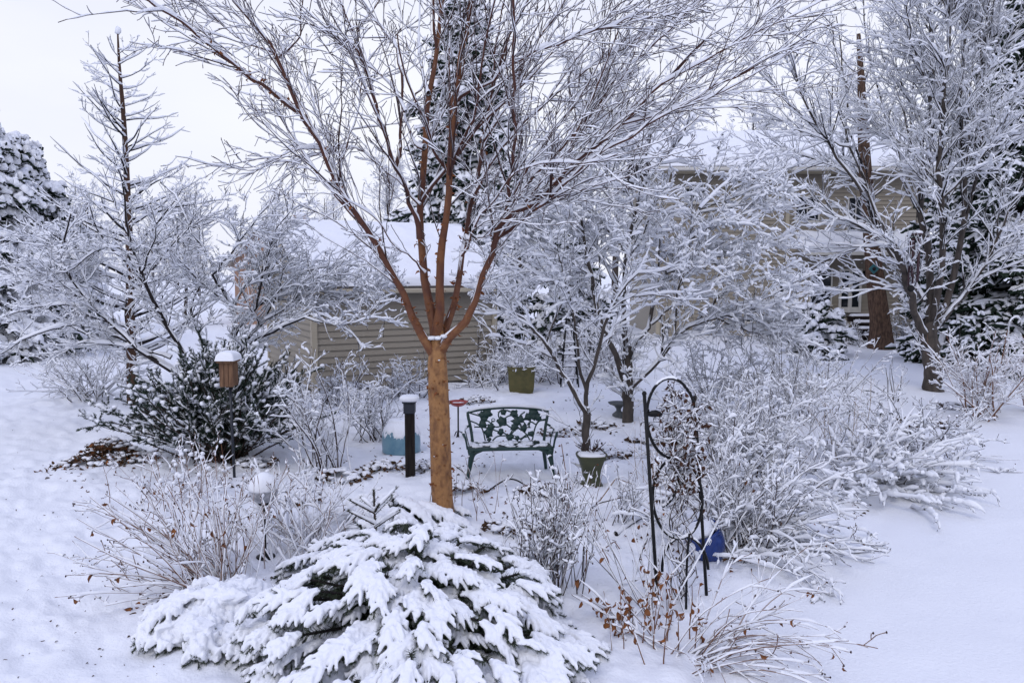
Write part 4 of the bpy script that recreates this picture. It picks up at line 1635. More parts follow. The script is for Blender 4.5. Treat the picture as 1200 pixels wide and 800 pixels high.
    if leader is not None:
        l = MB()
        top = np.array(leader)
        b = np.array([top[0] + .01, top[1], z0 + h * 1.0])
        P = [np.linspace(b, top, 6)]
        for k in range(9):
            a = 2 * PI * k / 7 + rng.normal() * .3
            o = b + (top - b) * rng.uniform(.25, .62)
            d = np.array([math.cos(a), math.sin(a) * .8, .62])
            P.append(np.linspace(o, o + d * rng.uniform(.14, .28), 6))
        P = np.stack(P)
        PR = np.tile(np.linspace(.011, .007, 6), (len(P), 1))
        tubes(l, P, PR, 6)
        needles(l, P, PR, 1100, .026, .005, ang=.7, mi=1)
        l.build("leader", [M_twig, M_needle2], r)
        s2 = MB()
        snow_on(s2, P[1:], PR[1:] + .006, .02, lump=.4, gaps=.25)
        s2.build("leader_snow", M_snow, r)
    return r


M_needle2 = mat("young_needle", (.05, .065, .030), .55, .3, var=(.035, .05, .025), scale=10)

low_spruce("nest_spruce", "large low spruce with finger shaped boughs under thick snow, nearest of the garden plants", -.73, 5.42, 1.16, 1.2, .72, 430, ln=.31)
low_spruce("nest_spruce", "small spruce with a bare green leader poking up through its snow", -1.28, 6.75, .80, .62, .44, 74, leader=at(438, 574, 6.6), ln=.36)
low_spruce("nest_spruce", "low spruce almost buried as a smooth mound beside the tan hydrangea canes", -2.22, 5.75, .62, .55, .24, 60, ln=.34, amt=.05, dz=.02)
low_spruce("creeping_juniper", "creeping juniper with flat snowy sprays between the black post and the small spruce", -1.35, 8.15, .95, .7, .30, 66, ln=.36, amt=.036, vox=.011)
low_spruce("spruce_seedling", "tuft of snowy spruce sprays at the foot of the orange trunk", -.50, 6.75, .36, .30, .40, 26, ln=.26)


# ------------------------------------------------------------------ the dark yew
def make_yew():
    b = gnd(243, 552)
    b[1] += .55
    r = thing("yew", "dark green yew with upright sprays flecked with snow, beneath the dogwood", "shrub", b)
    S = fountain(b, 210, 1.62, (.02, 1.12), .0, 9, r=.013, spread=.16, jit=.06, lj=(.62, 1.08))
    # flatter and shorter towards the sides
    l1 = grow(*S, 4.6, .36, 6, .22, 1, .55, .2, (0, 0, .06), .1, .015, .3)
    l2 = grow(*l1, 4.0, .14, 4, .15, 1, .7, .2, (0, 0, .05), .12, .02, .2)
    st = MB()
    tubes(st, *S, 5)
    tubes(st, *l1, 3)
    st.build("stem", M_twig, r)
    f = MB()
    needles(f, *l1, 430, .036, .0082, ang=.75, up=.1)
    needles(f, *l2, 480, .034, .0082, ang=.75, up=.1)
    needles(f, *S, 160, .042, .007, ang=.8)
    f.build("needle_foliage", M_yew, r)
    s = MB()
    c = l1[0][:, -1]
    hz = np.clip((c[:, 2] - b[2]) / 1.6, 0, 1)
    ok = rng.random(len(c)) < (.2 + .5 * hz)
    c = c[ok] + np.array([0, 0, .012])
    blobs(s, c, np.array([.032, .032, .024]) * rng.uniform(.4, 1.5, (len(c), 1)), k=7, rows=4, noise=.2)
    sel = rng.random(len(l1[0])) < .6
    snow_on(s, l1[0][sel], np.full(l1[1][sel].shape, .012), .026, lump=.6, gaps=.35, cpow=1)
    sel = rng.random(len(l2[0])) < .5
    snow_on(s, l2[0][sel], np.full(l2[1][sel].shape, .010), .020, lump=.6, gaps=.3, cpow=1)
    s.build("snow_cover", M_snow, r)


make_yew()

TW = lambda d, L, n=5, ang=.7, up=.04, j=.2, rf=.012, t0=.2, flat=0: dict(dens=d, L=L, npts=n, t0=t0, ang=ang, aj=.25, bias=(0, 0, up), jit=j * 1.35, rf=rf, flat=flat)

# left: tan canes
b = gnd(258, 694)
S = cat2(fountain(b, 46, 1.30, (.35, 1.38), .022, 12, (PI * .62, PI * 1.18), .0075, .10, .035),
         fountain(b, 30, 1.02, (.05, .7), .012, 12, (PI * .1, PI * 1.2), .0065, .14, .035))
shrub("hydrangea", "bare tan caned hydrangea arching out over the open lawn with a few russet leaves", b, S,
      [TW(2.2, .30, 6, .55, .02, .1), TW(3.0, .10, 4, .7)], M_tan, (.013, .012, .010), leaf=34, leaf_size=.06, bud=.5, gaps=.3)
b = gnd(352, 655)
S = fountain(b, 70, .95, (.1, 1.0), .03, 11, (PI * .15, PI * 1.0), .0055, .26, .04)
shrub("spirea", "sheaf of fine tan stems bending under snow beside the small spruce with leader", b, S,
      [TW(2.6, .26, 5, .5, -.02, .1), TW(2.0, .1, 4)], M_tan, (.022, .018, .014), bud=.25, leaf=8)
b = gnd(206, 590)
S = fountain(b, 26, .85, (.05, .95), .01, 9, r=.005, spread=.24, jit=.06)
shrub("rose_bush", "thin thorny stems with small snow tufts in front of the yew", b, S,
      [TW(3.2, .24, 5, .7), TW(4, .09, 4)], M_tan, (.016, .020, .018), bud=.2, leaf=10, gaps=.25)

# behind: blueberry against the garage, and its neighbours
b = gnd(378, 550)
S = fountain(b, 24, 1.55, (.05, .85), -.006, 12, r=.012, spread=.16, jit=.10)
shrub("blueberry_bush", "open vase shaped bush of dark red twigs in front of the garage corner", b, S,
      [TW(2.6, .55, 8, .6, .03, .12), TW(3.4, .22, 5, .7, .03), TW(3, .09, 4, .8)], M_twig, (.022, .024, .024, .024))
b = gnd(438, 512)
S = fountain(b, 22, .95, (.1, .95), -.002, 11, r=.011, spread=.2, jit=.11)
shrub("viburnum", "twiggy snow filled bush behind the blue jar", b, S,
      [TW(3.2, .50, 7, .65, .02, .14), TW(4.8, .20, 5, .75, .02), TW(5, .09, 4)], M_twig, (.026, .026, .026, .026))
b = gnd(150, 600)

for u, v, n, L, tl, lab in [
        (470, 464, 30, 1.05, (.2, 1.2), "spreading snow covered azalea against the garage wall under the maple fork"),
        (400, 470, 22, .8, (.2, 1.1), "low snow covered bush hugging the garage corner"),
        (585, 448, 36, 1.5, (.2, 1.15), "rounded snow covered bush beside the square olive planter"),
        (648, 446, 34, 1.3, (.15, 1.15), "snow covered bush with dark gaps right of the square olive planter"),
        (700, 440, 34, 1.6, (.1, 1.0), "tall snow covered bush behind the trunk of the layered tree"),
        (560, 452, 22, .9, (.3, 1.25), "small drooping bush at the end of the garage foundation")]:
    b = gnd(u, v)
    b[1] -= .2
    S = fountain(b, n, L, tl, .006, 10, r=.012, spread=.3, jit=.07)
    shrub("azalea", lab, b, S, [TW(3.2, .50, 6, .7, .0, .14), TW(4.4, .22, 4, .75, .0), TW(4, .1, 4)], M_twig, (.04, .042, .040, .036), group="shrubs along the garage")

b = gnd(112, 466)
S = fountain(b, 40, 1.6, (.3, 1.2), .03, 10, r=.011, spread=.3, jit=.05)
shrub("forsythia", "wide arching leafless bush on the lawn left of the slender trunk", b, S, [TW(3.0, .5, 6), TW(3.8, .2, 4)], M_twig, (.035, .034, .03))

# right bed
b = gnd(862, 640)
S = cat2(fountain(b, 64, 1.22, (.35, 1.3), .05, 11, (-PI * .42, PI * .5), .008, .16, .10),
         fountain(b, 34, 1.15, (.2, 1.1), .015, 11, (PI * .2, PI * 1.1), .008, .16, .10))
shrub("weigela", "sprawling bush whose snowy branches sweep out over the open lawn beside the blue pot", b, S,
      [TW(3.4, .42, 6, .5, -.01, .16), TW(4.2, .17, 5, .65, .0), TW(3, .08, 4)], M_twig, (.036, .030, .026, .022), leaf=14, capk=(2.4, .014), flat=.45, gaps=.18)
b = gnd(872, 560)
S = fountain(b, 60, 1.5, (.1, 1.1), .012, 11, r=.009, spread=.28, jit=.11)
shrub("bridal_wreath", "tall rounded bush solid with snow behind the black trellis", b, S,
      [TW(3.4, .48, 6, .6, .0, .14), TW(4.6, .2, 5, .7, .0), TW(4, .09, 4)], M_twig, (.036, .034, .030, .028), capk=(2.4, .017))
b = gnd(1005, 566)
S = fountain(b, 74, 1.3, (.75, 1.45), .02, 10, (-PI * .7, PI * .55), .007, .3, .09)
shrub("cotoneaster", "low spreading bush pressed flat in snowy ridges at the edge of the bed", b, S,
      [TW(3.6, .36, 5, .45, -.02, .12), TW(4, .15, 4, .6, -.02)], M_twig, (.055, .048, .04), capk=(3, .03))
b = gnd(1070, 533)
S = fountain(b, 54, 1.25, (.5, 1.4), .02, 10, r=.007, spread=.3, jit=.05)
shrub("potentilla", "fine twigged low bush farthest along the lawn edge before the forked grey tree", b, S,
      [TW(4.4, .34, 5, .5, .0, .12), TW(5, .14, 4, .7)], M_twig, (.026, .024, .022), bud=.3)
b = gnd(985, 535)
S = fountain(b, 40, 1.15, (.15, 1.0), .03, 10, r=.006, spread=.3, jit=.05)
shrub("switch_grass", "clump of pale straw coloured stems bowed over between snowy bushes", b, S,
      [TW(2.2, .3, 5, .35, -.04, .1)], M_straw, (.016, .016), cat_="grass clump")
b = gnd(930, 492)
S = fountain(b, 46, 1.5, (.1, 1.1), .01, 10, r=.010, spread=.35, jit=.11)
shrub("quince", "broad snowy thicket of twigs behind the tall rounded bush", b, S,
      [TW(3.2, .5, 6, .65, .0, .14), TW(4.4, .2, 5, .75), TW(4, .1, 4)], M_twig, (.036, .034, .032, .03))
b = gnd(838, 478)
S = fountain(b, 36, 1.5, (.1, 1.0), .01, 10, r=.010, spread=.35, jit=.11)
shrub("quince", "snowy thicket of twigs right of the layered tree trunk", b, S,
      [TW(3.2, .5, 6, .65, .0, .14), TW(4.4, .2, 5, .75), TW(4, .1, 4)], M_twig, (.036, .034, .032, .03))
b = gnd(1047, 470)
S = fountain(b, 7, 1.0, (.05, .75), -.01, 9, r=.014, spread=.06, jit=.08)
shrub("sapling", "little forked sapling carrying ropes of snow in front of the grey trunk", b, S, [TW(2.6, .35, 6, .6, .02), TW(3, .14, 4)], M_bark, (.045, .035, .03))
b = gnd(1150, 490)
S = fountain(b, 30, 1.75, (.05, .75), .028, 12, r=.016, spread=.16, jit=.05)
shrub("burning_bush", "tan many stemmed shrub with snow tipped twigs at the lawn edge", b, S,
      [TW(2.8, .62, 7, .7, .0, .12, flat=.3), TW(4.2, .24, 5, .75, .0), TW(4, .1, 4)], M_tan, (.03, .034, .030, .028))
b = gnd(1215, 482)
S = fountain(b, 18, 1.6, (.05, .7), .028, 12, r=.015, spread=.16, jit=.05)
shrub("burning_bush", "second tan shrub, cut by the picture edge beside the first", b, S,
      [TW(2.8, .6, 7, .7, .0, .12, flat=.3), TW(4.2, .24, 5, .75), TW(4, .1, 4)], M_tan, (.03, .034, .030, .028))

# middle of the bed
b = gnd(640, 692)
S = fountain(b, 60, 1.02, (.0, .42), .004, 11, r=.0055, spread=.13, jit=.05)
shrub("bluebeard", "upright bush of thin dark stems and fine snowy side twigs beside the big spruce", b, S,
      [TW(4.2, .22, 5, .7, .03, .14), TW(5, .08, 4, .8)], M_twig, (.014, .017, .017), bud=.45, leaf=12, leaf_size=.03)
b = gnd(732, 614)
S = fountain(b, 18, .7, (.05, .6), .005, 9, r=.006, spread=.08, jit=.07)
shrub("barberry", "small dark dry bush in the open snow right of the slate marker", b, S, [TW(4.5, .2, 5), TW(4, .08, 4)], M_twig, (.016, .016, .014))
b = gnd(778, 572)
S = fountain(b, 34, .95, (.05, .75), .035, 10, r=.004, spread=.16, jit=.05)
shrub("ornamental_grass", "straw coloured grass with broken blades behind the trellis", b, S, [TW(1.0, .3, 5, .9, -.12, .1)], M_straw, (.010, .010), cat_="grass clump")
b = gnd(768, 716)
S = fountain(b, 26, 1.15, (.12, .85), .0, 9, (PI * .1, PI * .95), .0055, .14, .02)
shrub("clematis_canes", "sheaf of dark brown canes leaning up into the trellis foot", b, S, [TW(1.0, .3, 5, .5), ], M_twig, (.012, .010), cat_="climbing plant", leaf=16)
b = gnd(765, 752)
S = cat2(fountain(b, 20, .52, (.0, .45), .0, 8, r=.006, spread=.14, jit=.05), fountain(b, 8, .5, (.7, 1.2), .02, 8, (PI * .7, PI * 1.2), .006, .1, .05))
shrub("aster_clump", "clump of short stems hung with rust brown leaves at the trellis foot", b, S, [TW(3.0, .12, 4, .7)], M_tan, (.020, .016), leaf=150, leaf_size=.055, cat_="perennial")
b = gnd(812, 770)
S = cat2(fountain(b, 26, 1.15, (.5, 1.2), .10, 12, (-PI * .25, PI * .22), .0055, .10, .06),
         fountain(b, 10, .8, (.6, 1.2), .09, 12, (-PI * .6, PI * .1), .0055, .10, .025))
shrub("arching_rose", "reddish canes arching low to the ground under snow at the lawn edge", b, S, [TW(1.8, .32, 6, .5, -.03, .08), TW(2, .1, 4)], M_tan, (.010, .010, .010), leaf=16, bud=.3, gaps=.42, lump=.6)
b = gnd(668, 616)
S = fountain(b, 16, .8, (.1, .9), .02, 10, r=.0045, spread=.2, jit=.04)
shrub("coneflower", "loose brown stems crossing in front of the slate marker", b, S, [TW(1.6, .2, 5)], M_tan, (.012, .012), cat_="perennial")
b = gnd(560, 600)
S = fountain(b, 12, .75, (.0, .5), .01, 9, r=.004, spread=.2, jit=.04)
shrub("coneflower", "few thin brown stems between the orange trunk and the bench", b, S, [TW(1.4, .16, 5)], M_tan, (.012, .012), cat_="perennial")

# far garden by the house
for u, v, dy, n, L, lab in [(905, 402, -.4, 24, 1.3, "small snowy bush below the basement window of the house"),
                            (985, 400, -1.2, 30, 1.0, "low snowy bush beside the covered grill"),
                            (1062, 400, 0, 30, 1.5, "snowy bush between the tall oak and the forked grey tree"),
                            (1010, 405, -.5, 24, .8, "little snowy bush at the foot of the oak")]:
    b = gnd(u, v)
    b[1] = max(b[1] + dy, 15)
    b[0] = at(u, v, b[1])[0]
    b[2] = gz(b[0], b[1])
    S = fountain(b, n, L, (.1, 1.15), .01, 9, r=.012, spread=.3, jit=.06)
    shrub("boxwood", lab, b, S, [TW(3.4, .45, 5), TW(4.4, .2, 4)], M_dark, (.05, .05, .045), group="shrubs by the house")
p = at(955, 390, 26.5)
conifer("dwarf_pine", "small spreading pine with level snow loaded boughs in front of the house windows", p[0], 26.5, 1.5, 1.25, step=.22, amt=.12, droop=.05, power=.45, green=.06)
p = at(972, 405, 24.8)
low_spruce("juniper", "low dark juniper tuft alone on the far lawn", p[0], 24.8, .55, .5, .4, 24, ln=.3, vox=.02, amt=.03)


# ------------------------------------------------------------------ single stalks with snow caps
def stalk(u, v, h, lean, proto=None):
    b = gnd(u, v)
    r = thing("dry_stalk", "thin dry flower stalk carrying a small ball of snow, before the yew", "dry stalk", b, "snow capped stalks before the yew")
    P, R = resample(np.array([b, b + (lean * .4, .02, h * .55), b + (lean, .05, h)]), np.array([.004, .0035, .003]), 8)
    m = MB()
    tubes(m, P[None], R[None], 5)
    l = grow(P[None], R[None], 4, .14, 4, .3, .9, .7, .2, (0, 0, .05), .1, .02)
    tubes(m, *l, 3)
    m.build("stem", M_tan, r)
    for p in np.concatenate([P[-1:], l[0][:, -1]]):
        s = MB()
        blobs(s, p[None] + np.array([0, 0, .012]), np.array([[.026, .026, .022]]) * rng.uniform(.6, 1.2), k=8, rows=5, noise=.12)
        s.build("snow_cap", M_snow, r)



for u, v in [(178, 612), (196, 600), (214, 622), (233, 606), (246, 600), (263, 618), (282, 604), (298, 612), (324, 618), (338, 606), (352, 616), (226, 585), (290, 590), (372, 622), (270, 592)]:
    stalk(u + rng.uniform(-4, 4), v, rng.uniform(.42, .75), rng.uniform(-.14, .14))


def bent_stalk(pts, Y, rad, name, label, m, group):
    P = np.array([at(*q, Y + dy) for q, dy in zip(pts, np.linspace(0, .15, len(pts)))])
    P[0, 2] = gz(P[0, 0], P[0, 1]) - .01
    r = thing(name, label, "dry stalk", P[0], group)
    b = MB()
    tube(b, P, rad, 6, smooth=False)
    b.build("stem", m, r)
    s = MB()
    Q, R = resample(P, np.full(len(P), rad), 14)
    snow_on(s, Q[None], R[None], .014, gaps=.3)
    s.build("snow_cover", M_snow, r)


for pts, Y, m, lab in [
        ([(690, 590), (722, 560), (744, 568)], 8.7, M_straw, "bent straw stalk folded in a peak below the urn"),
        ([(700, 652), (720, 634), (735, 655)], 7.5, M_tan, "bent brown stalk folded in a peak amid open snow"),
        ([(666, 592), (664, 560), (658, 520)], 9.4, M_tan, "tall reddish stalk rising past the bench end"),
        ([(500, 592), (508, 560), (514, 545)], 8.4, M_straw, "pale cane leaning beside the orange trunk"),
        ([(679, 712), (682, 676), (684, 640)], 6.7, M_twig, "pair of dark upright canes, the darker one near the big spruce"),
        ([(683, 712), (686, 676), (688, 638)], 6.7, M_tan, "tan upright cane next to a dark twin near the big spruce"),
        ([(668, 610), (700, 590), (750, 577), (800, 560)], 8.3, M_twig, "long snow topped branch lying slanted over the bed"),
        ([(718, 690), (712, 655), (695, 620)], 6.9, M_tan, "knotted tan stalk leaning over the bed before the trellis"),
        ([(700, 722), (745, 680), (790, 650)], 6.6, M_twig, "dark cane leaning low towards the trellis")]:
    bent_stalk(pts, Y, .006, "bent_stalk", lab, m, "broken stalks in the bed")


# ------------------------------------------------------------------ low plants snowed over, litter
def snowed_plant(u, v, rad, lab):
    b = gnd(u, v)
    r = thing("low_perennial", lab, "perennial", b, "snowed over low plants in the bed")
    n = int(60 * rad / .3)
    a, q = rng.uniform(0, 2 * PI, n), np.sqrt(rng.uniform(0, 1, n)) * rad
    c = np.stack([b[0] + np.cos(a) * q, b[1] + np.sin(a) * q * .8, np.zeros(n)], 1)
    c[:, 2] = H(c[:, 0], c[:, 1]) + .02 + .07 * (1 - q / rad)
    l = MB()
    d = np.stack([np.cos(a), np.sin(a), rng.uniform(-.3, .5, n)], 1)
    leaves(l, c, d, .085)
    l.build("leaves", M_litter, r)
    s = MB()
    k = rng.random(n) < .72
    blobs(s, c[k] + np.array([0, 0, .026]), np.array([.055, .045, .02]) * rng.uniform(.5, 1.4, (k.sum(), 1)), k=8, rows=4, noise=.15)
    s.build("snow_cover", M_snow, r)


for u, v, rad, lab in [
        (400, 560, .34, "mound of snowed over leaves below the vase shaped bush"),
        (450, 548, .30, "low snowed over plant left of the black post foot"),
        (505, 548, .26, "low snowed over plant right of the black post foot"),
        (540, 576, .30, "low snowed over plant at the bench's shorter leg"),
        (300, 545, .30, "snowed over leaves between the yew and the vase shaped bush"),
        (640, 578, .30, "snowed over leaves in front of the bench's further leg"),
        (715, 535, .32, "dark leafy clump under snow behind the urn"),
        (655, 510, .36, "dark leafy clump under snow behind the bench end"),
        (700, 500, .34, "dark leafy clump under snow beside the layered tree trunk"),
        (760, 520, .30, "low clump under snow left of the trellis top"),
        (560, 470, .36, "faint clump of dead stems on the snow behind the red dish"),
        (600, 620, .28, "low snowed over plant right of the orange trunk"),
        (800, 590, .28, "low snowed over clump behind the trellis"),
        (1085, 497, .5, "dark leafed clump around the foot of the forked grey tree"),
        (1120, 478, .4, "snowed over leaves between the grey trunk and the tan shrub"),
        (345, 590, .28, "low snowed over plant right of the snow globe")]:
    snowed_plant(u, v, rad, lab)


def make_leaf_pile():
    b = gnd(128, 540)
    r = thing("leaf_heap", "dark heap of brown leaves left uncovered at the lawn edge", "leaf heap", b)
    n = 900
    x = rng.normal(size=n) * .30
    y = rng.normal(size=n) * .16 + x * .35
    z = .30 * np.exp(-(x / .34) ** 2 - ((y - x * .35) / .2) ** 2)
    c = np.stack([b[0] + x, b[1] + y, H(b[0] + x, b[1] + y) + z], 1)
    m = MB()
    d = rng.normal(size=(n, 3)) * np.array([1, 1, .5]) + np.array([-.2, -.3, .1])
    half = rng.random(n) < .2
    leaves(m, c[half], d[half], .065, mi=0)
    leaves(m, c[~half], d[~half], .07, mi=1)
    m.build("leaves", [M_leaf, M_litter], r)
    s = MB()
    k = rng.random(n) < .16
    blobs(s, c[k] + np.array([0, .05, .03]), np.array([.06, .05, .022]) * rng.uniform(.5, 1.3, (k.sum(), 1)), k=8, rows=4)
    s.build("snow_cover", M_snow, r)


make_leaf_pile()


def make_litter():
    m = MB()
    n = 5200
    u = rng.uniform(60, 1060, n)
    v = rng.uniform(458, 790, n)
    c = np.array([gxy(a, b) for a, b in zip(u, v)])
    w = bed_mask(c[:, 0], c[:, 1]) * (vnoise(c[:, 0] * 1.1, c[:, 1] * 1.1, 31) > .02) * (rng.random(n) < .8)
    keep = w > .4
    c = c[keep]
    P = np.stack([c[:, 0], c[:, 1], H(c[:, 0], c[:, 1]) + .004], 1)
    d = rng.normal(size=(len(P), 3)) * np.array([1, 1, .35])
    h = rng.random(len(P)) < .3
    leaves(m, P[h], d[h], .045, 0)
    leaves(m, P[~h], d[~h], .05, 1)
    # stubble showing through the thin snow of the lawn
    n = 110
    c = np.array([gxy(a, b) for a, b in zip(rng.uniform(-10, 200, n), rng.uniform(480, 800, n))])
    P = np.stack([c[:, 0], c[:, 1], H(c[:, 0], c[:, 1]) + .002], 1)
    leaves(m, P, rng.normal(size=(n, 3)) * np.array([1, 1, .5]), .024, 1)
    o = m.build("leaf_litter", [M_leaf, M_litter])
    tag(o, "scattered dead leaves and stubble poking through the snow", "leaves", kind="stuff")


make_litter()

# ================================================================== OBJECTS
M_green = mat("dark_green_iron", (.008, .030, .027), .42, .45, var=(.012, .040, .034), scale=22, bump=.002, bscale=60)
M_blueglaze = mat("pale_blue_glaze", (.10, .22, .30), .3, .5, var=(.17, .30, .37), scale=7)
M_cobalt = mat("cobalt_glaze", (.005, .025, .15), .25, .5, var=(.012, .045, .22), scale=9)
M_redglaze = mat("red_glaze", (.28, .022, .012), .35, .5)
M_urn = mat("mossy_green_glaze", (.060, .065, .028), .45, .4, var=(.040, .045, .022), scale=8)
M_olive = mat("olive_planter", (.115, .10, .038), .6, .3, var=(.08, .075, .03), scale=9)
M_slate = mat("slate", (.09, .10, .11), .8, .2, var=(.13, .14, .14), scale=14)
M_wood = mat("weathered_cedar", (.20, .115, .068), .85, .15, var=(.11, .062, .040), scale=10, stretch=(3, 3, .5))
M_postwood = mat("black_stained_post", (.010, .008, .008), .8, .12, var=(.022, .018, .015), scale=14, stretch=(2, 2, .3))
M_lamp = mat("lamp_housing", (.018, .022, .032), .4, .4)
M_chime = mat("maroon_tube", (.045, .014, .018), .35, .5)
M_teal = mat("teal_plaque", (.03, .12, .14), .5, .4)
M_cover = mat("grey_grill_cover", (.16, .155, .16), .7, .2, var=(.11, .11, .115), scale=5)
M_terra = mat("terracotta", (.40, .10, .035), .7, .2)
M_globe = mat("crackled_glass_globe", (.25, .26, .28), .25, .5, var=(.5, .5, .54), scale=30)
M_white = mat("white_iron", (.55, .56, .58), .5, .3)


def make_bench():
    r = thing("garden_bench", "dark green cast iron bench with a grapevine scroll back, empty in the snow", "bench", (0, 0, 0))
    bw = .565
    y0, y1 = .17, .27                    # the back leans away
    yb = lambda z: y0 + (z - .42) / .46 * (y1 - y0)
    fr = MB()
    pts = [(-.50, yb(.40), .40), (-.525, yb(.6), .60), (-bw, yb(.80), .80), (-bw + .02, yb(.835), .835), (-.42, yb(.865), .865), (-.2, yb(.885), .885), (0, yb(.893), .893),
           (.2, yb(.885), .885), (.42, yb(.865), .865), (bw - .02, yb(.835), .835), (bw, yb(.80), .80), (.525, yb(.6), .60), (.50, yb(.40), .40)]
    tube(fr, pts, .021, 10, 70)
    fr.build("back_frame", M_green, r)

    def q(X, Y):
        s = (X - 155) / 545
        t = (390 - Y) / 230
        half = .50 + .06 * t
        z = .445 + t * .41
        return (-half + 2 * half * s, yb(z), z)
    vines = [[(150, 172), (225, 200), (250, 215), (300, 255), (330, 285), (365, 285), (405, 265), (440, 290), (470, 300), (500, 275)],
             [(160, 238), (210, 265), (240, 310), (250, 392)],
             [(180, 285), (230, 286), (300, 300), (345, 320), (390, 330), (430, 355), (470, 320), (490, 270), (520, 240), (570, 215), (610, 205), (640, 215), (660, 250)],
             [(440, 172), (420, 162), (380, 160), (360, 190), (370, 225), (400, 225), (430, 205), (460, 205), (480, 240), (470, 290), (440, 345)],
             [(420, 160), (470, 185), (500, 215), (545, 260), (560, 290), (530, 303), (500, 300)],
             [(305, 392), (340, 362), (390, 355), (430, 360), (460, 375), (520, 380), (560, 355), (605, 340)],
             [(480, 290), (510, 305), (540, 325), (570, 355), (592, 392)],
             [(695, 240), (650, 250), (625, 300), (612, 392)],
             [(570, 275), (580, 258), (600, 255), (630, 272), (650, 245), (700, 232)],
             [(470, 180), (500, 215), (520, 195), (545, 175)],
             [(250, 215), (235, 240), (245, 290)], [(300, 290), (310, 250), (325, 240)],
             [(585, 260), (580, 285), (590, 300)], [(520, 392), (545, 372), (575, 365)]]
    sc = MB()
    for v in vines:
        tube(sc, [q(*a) for a in v], .0105, 6, 26)
    th = np.linspace(0, 2 * PI, 12)
    tube(sc, [q(322 + 12 * math.cos(a), 235 + 12 * math.sin(a)) for a in th], .006, 6, 24)
    for X, Y, s in [(280, 180, 34), (245, 192, 22), (245, 262, 24), (385, 248, 32), (302, 288, 24), (280, 330, 28), (372, 325, 20), (395, 176, 18), (470, 188, 24),
                    (490, 248, 30), (605, 180, 30), (640, 215, 24), (575, 213, 26), (540, 300, 22), (435, 372, 20), (495, 376, 16), (280, 382, 14), (602, 345, 18),
                    (472, 292, 24), (520, 232, 22), (610, 212, 22), (262, 225, 18), (590, 345, 14), (455, 362, 14)]:
        s *= 1.25 / 485
        c = np.array(q(X, Y))
        rot = rng.uniform(0, 2 * PI)
        k = 15
        V = []
        for yy in (-.006, .006):
            for i in range(k):
                a = 2 * PI * i / k
                rad = s * (1.0 if i % 3 == 0 else (.72 if i % 3 == 1 else .8)) * (1 + .12 * rng.normal())
                V.append(c + np.array([rad * math.cos(a + rot), yy * (1 - .2 * (i % 2)) + rad * math.sin(a + rot) * .2, rad * math.sin(a + rot)]))
        V += [c + (0, -.014, 0), c + (0, .012, 0)]
        j = np.arange(k)
        sc.add(V, np.stack([j, (j + 1) % k, k + (j + 1) % k, k + j], 1))
        f = np.concatenate([np.stack([np.full(k, 2 * k), (j + 1) % k, j], 1), np.stack([np.full(k, 2 * k + 1), k + j, k + (j + 1) % k], 1)])
        sc.F.append(f + sc.n - len(V))
        sc.M.append(np.zeros(len(f), np.int32))
    sc.build("back_scroll", M_green, r)
    st = MB()
    for i in range(9):
        y = -.21 + i * .048
        hw = .565 - .05 * (i / 8)
        box(st, (0, y, .420 - .012 * math.sin(PI * i / 8)), (2 * hw, .034, .014), bev=.004)
    for x in (-.50, -.25, 0, .25, .50):
        box(st, (x, -.02, .405), (.03, .40, .012))
    tube(st, [(-.57, -.235, .405), (-.3, -.24, .412), (0, -.242, .414), (.3, -.24, .412), (.57, -.235, .405)], .022, 8, 20)
    for sx in (-1, 1):
        tube(st, [(sx * .57, -.235, .405), (sx * .55, 0, .41), (sx * .505, .17, .415)], .018, 8, 12)
    st.build("seat", M_green, r)
    for sx in (-1, 1):
        l = MB()
        tube(l, [(sx * .545, -.225, .40), (sx * .535, -.23, .33), (sx * .55, -.235, .22), (sx * .572, -.24, .10), (sx * .590, -.25, 0), (sx * .592, -.255, -.06)], [.046, .044, .034, .026, .022, .022], 8, 24)
        tube(l, [(sx * .53, -.225, .28), (sx * .49, -.225, .36), (sx * .38, -.228, .402)], [.022, .026, .016], 8, 14)
        l.build("leg", M_green, r)
        l = MB()
        tube(l, [(sx * .505, .17, .41), (sx * .51, .20, .25), (sx * .535, .25, .08), (sx * .55, .27, -.06)], [.030, .028, .024, .022], 8, 20)
        l.build("leg", M_green, r)
        a = MB()
        tube(a, [(sx * .535, yb(.66), .66), (sx * .60, .10, .645), (sx * .635, -.06, .63), (sx * .635, -.17, .605), (sx * .615, -.215, .57), (sx * .60, -.20, .50), (sx * .585, -.20, .41)], [.014, .018, .02, .02, .016, .014, .015], 8, 34)
        tube(a, [(sx * .61, -.02, .625), (sx * .585, .02, .52), (sx * .56, -.04, .42)], .008, 6, 14)
        a.build("arm", M_green, r)
    s = MB()
    tp = np.array([pts[i] for i in range(3, 10)]) + np.array([0, 0, .004])
    P, R = resample(tp, np.full(7, .022), 40)
    snow_on(s, P[None], R[None], .034, lump=.08, flat=.25)
    for sx in (-1, 1):
        A = np.array([(sx * .60, .10, .645), (sx * .635, -.06, .63), (sx * .635, -.17, .605)])
        P, R = resample(A, np.full(3, .018), 12)
        snow_on(s, P[None], R[None], .018, lump=.2, flat=.3)
    n = 46
    c = np.stack([rng.uniform(-.52, .52, n), rng.uniform(-.16, .17, n), np.full(n, .424)], 1)
    blobs(s, c, np.array([.07, .045, .013]) * rng.uniform(.6, 1.3, (n, 1)), k=9, rows=4)
    s.build("snow_cover", M_snow, r)
    b = gnd(597, 561)
    r.location = (b[0], b[1] + .22, b[2] + .01)
    r.rotation_euler = (0, 0, math.radians(5))


make_bench()


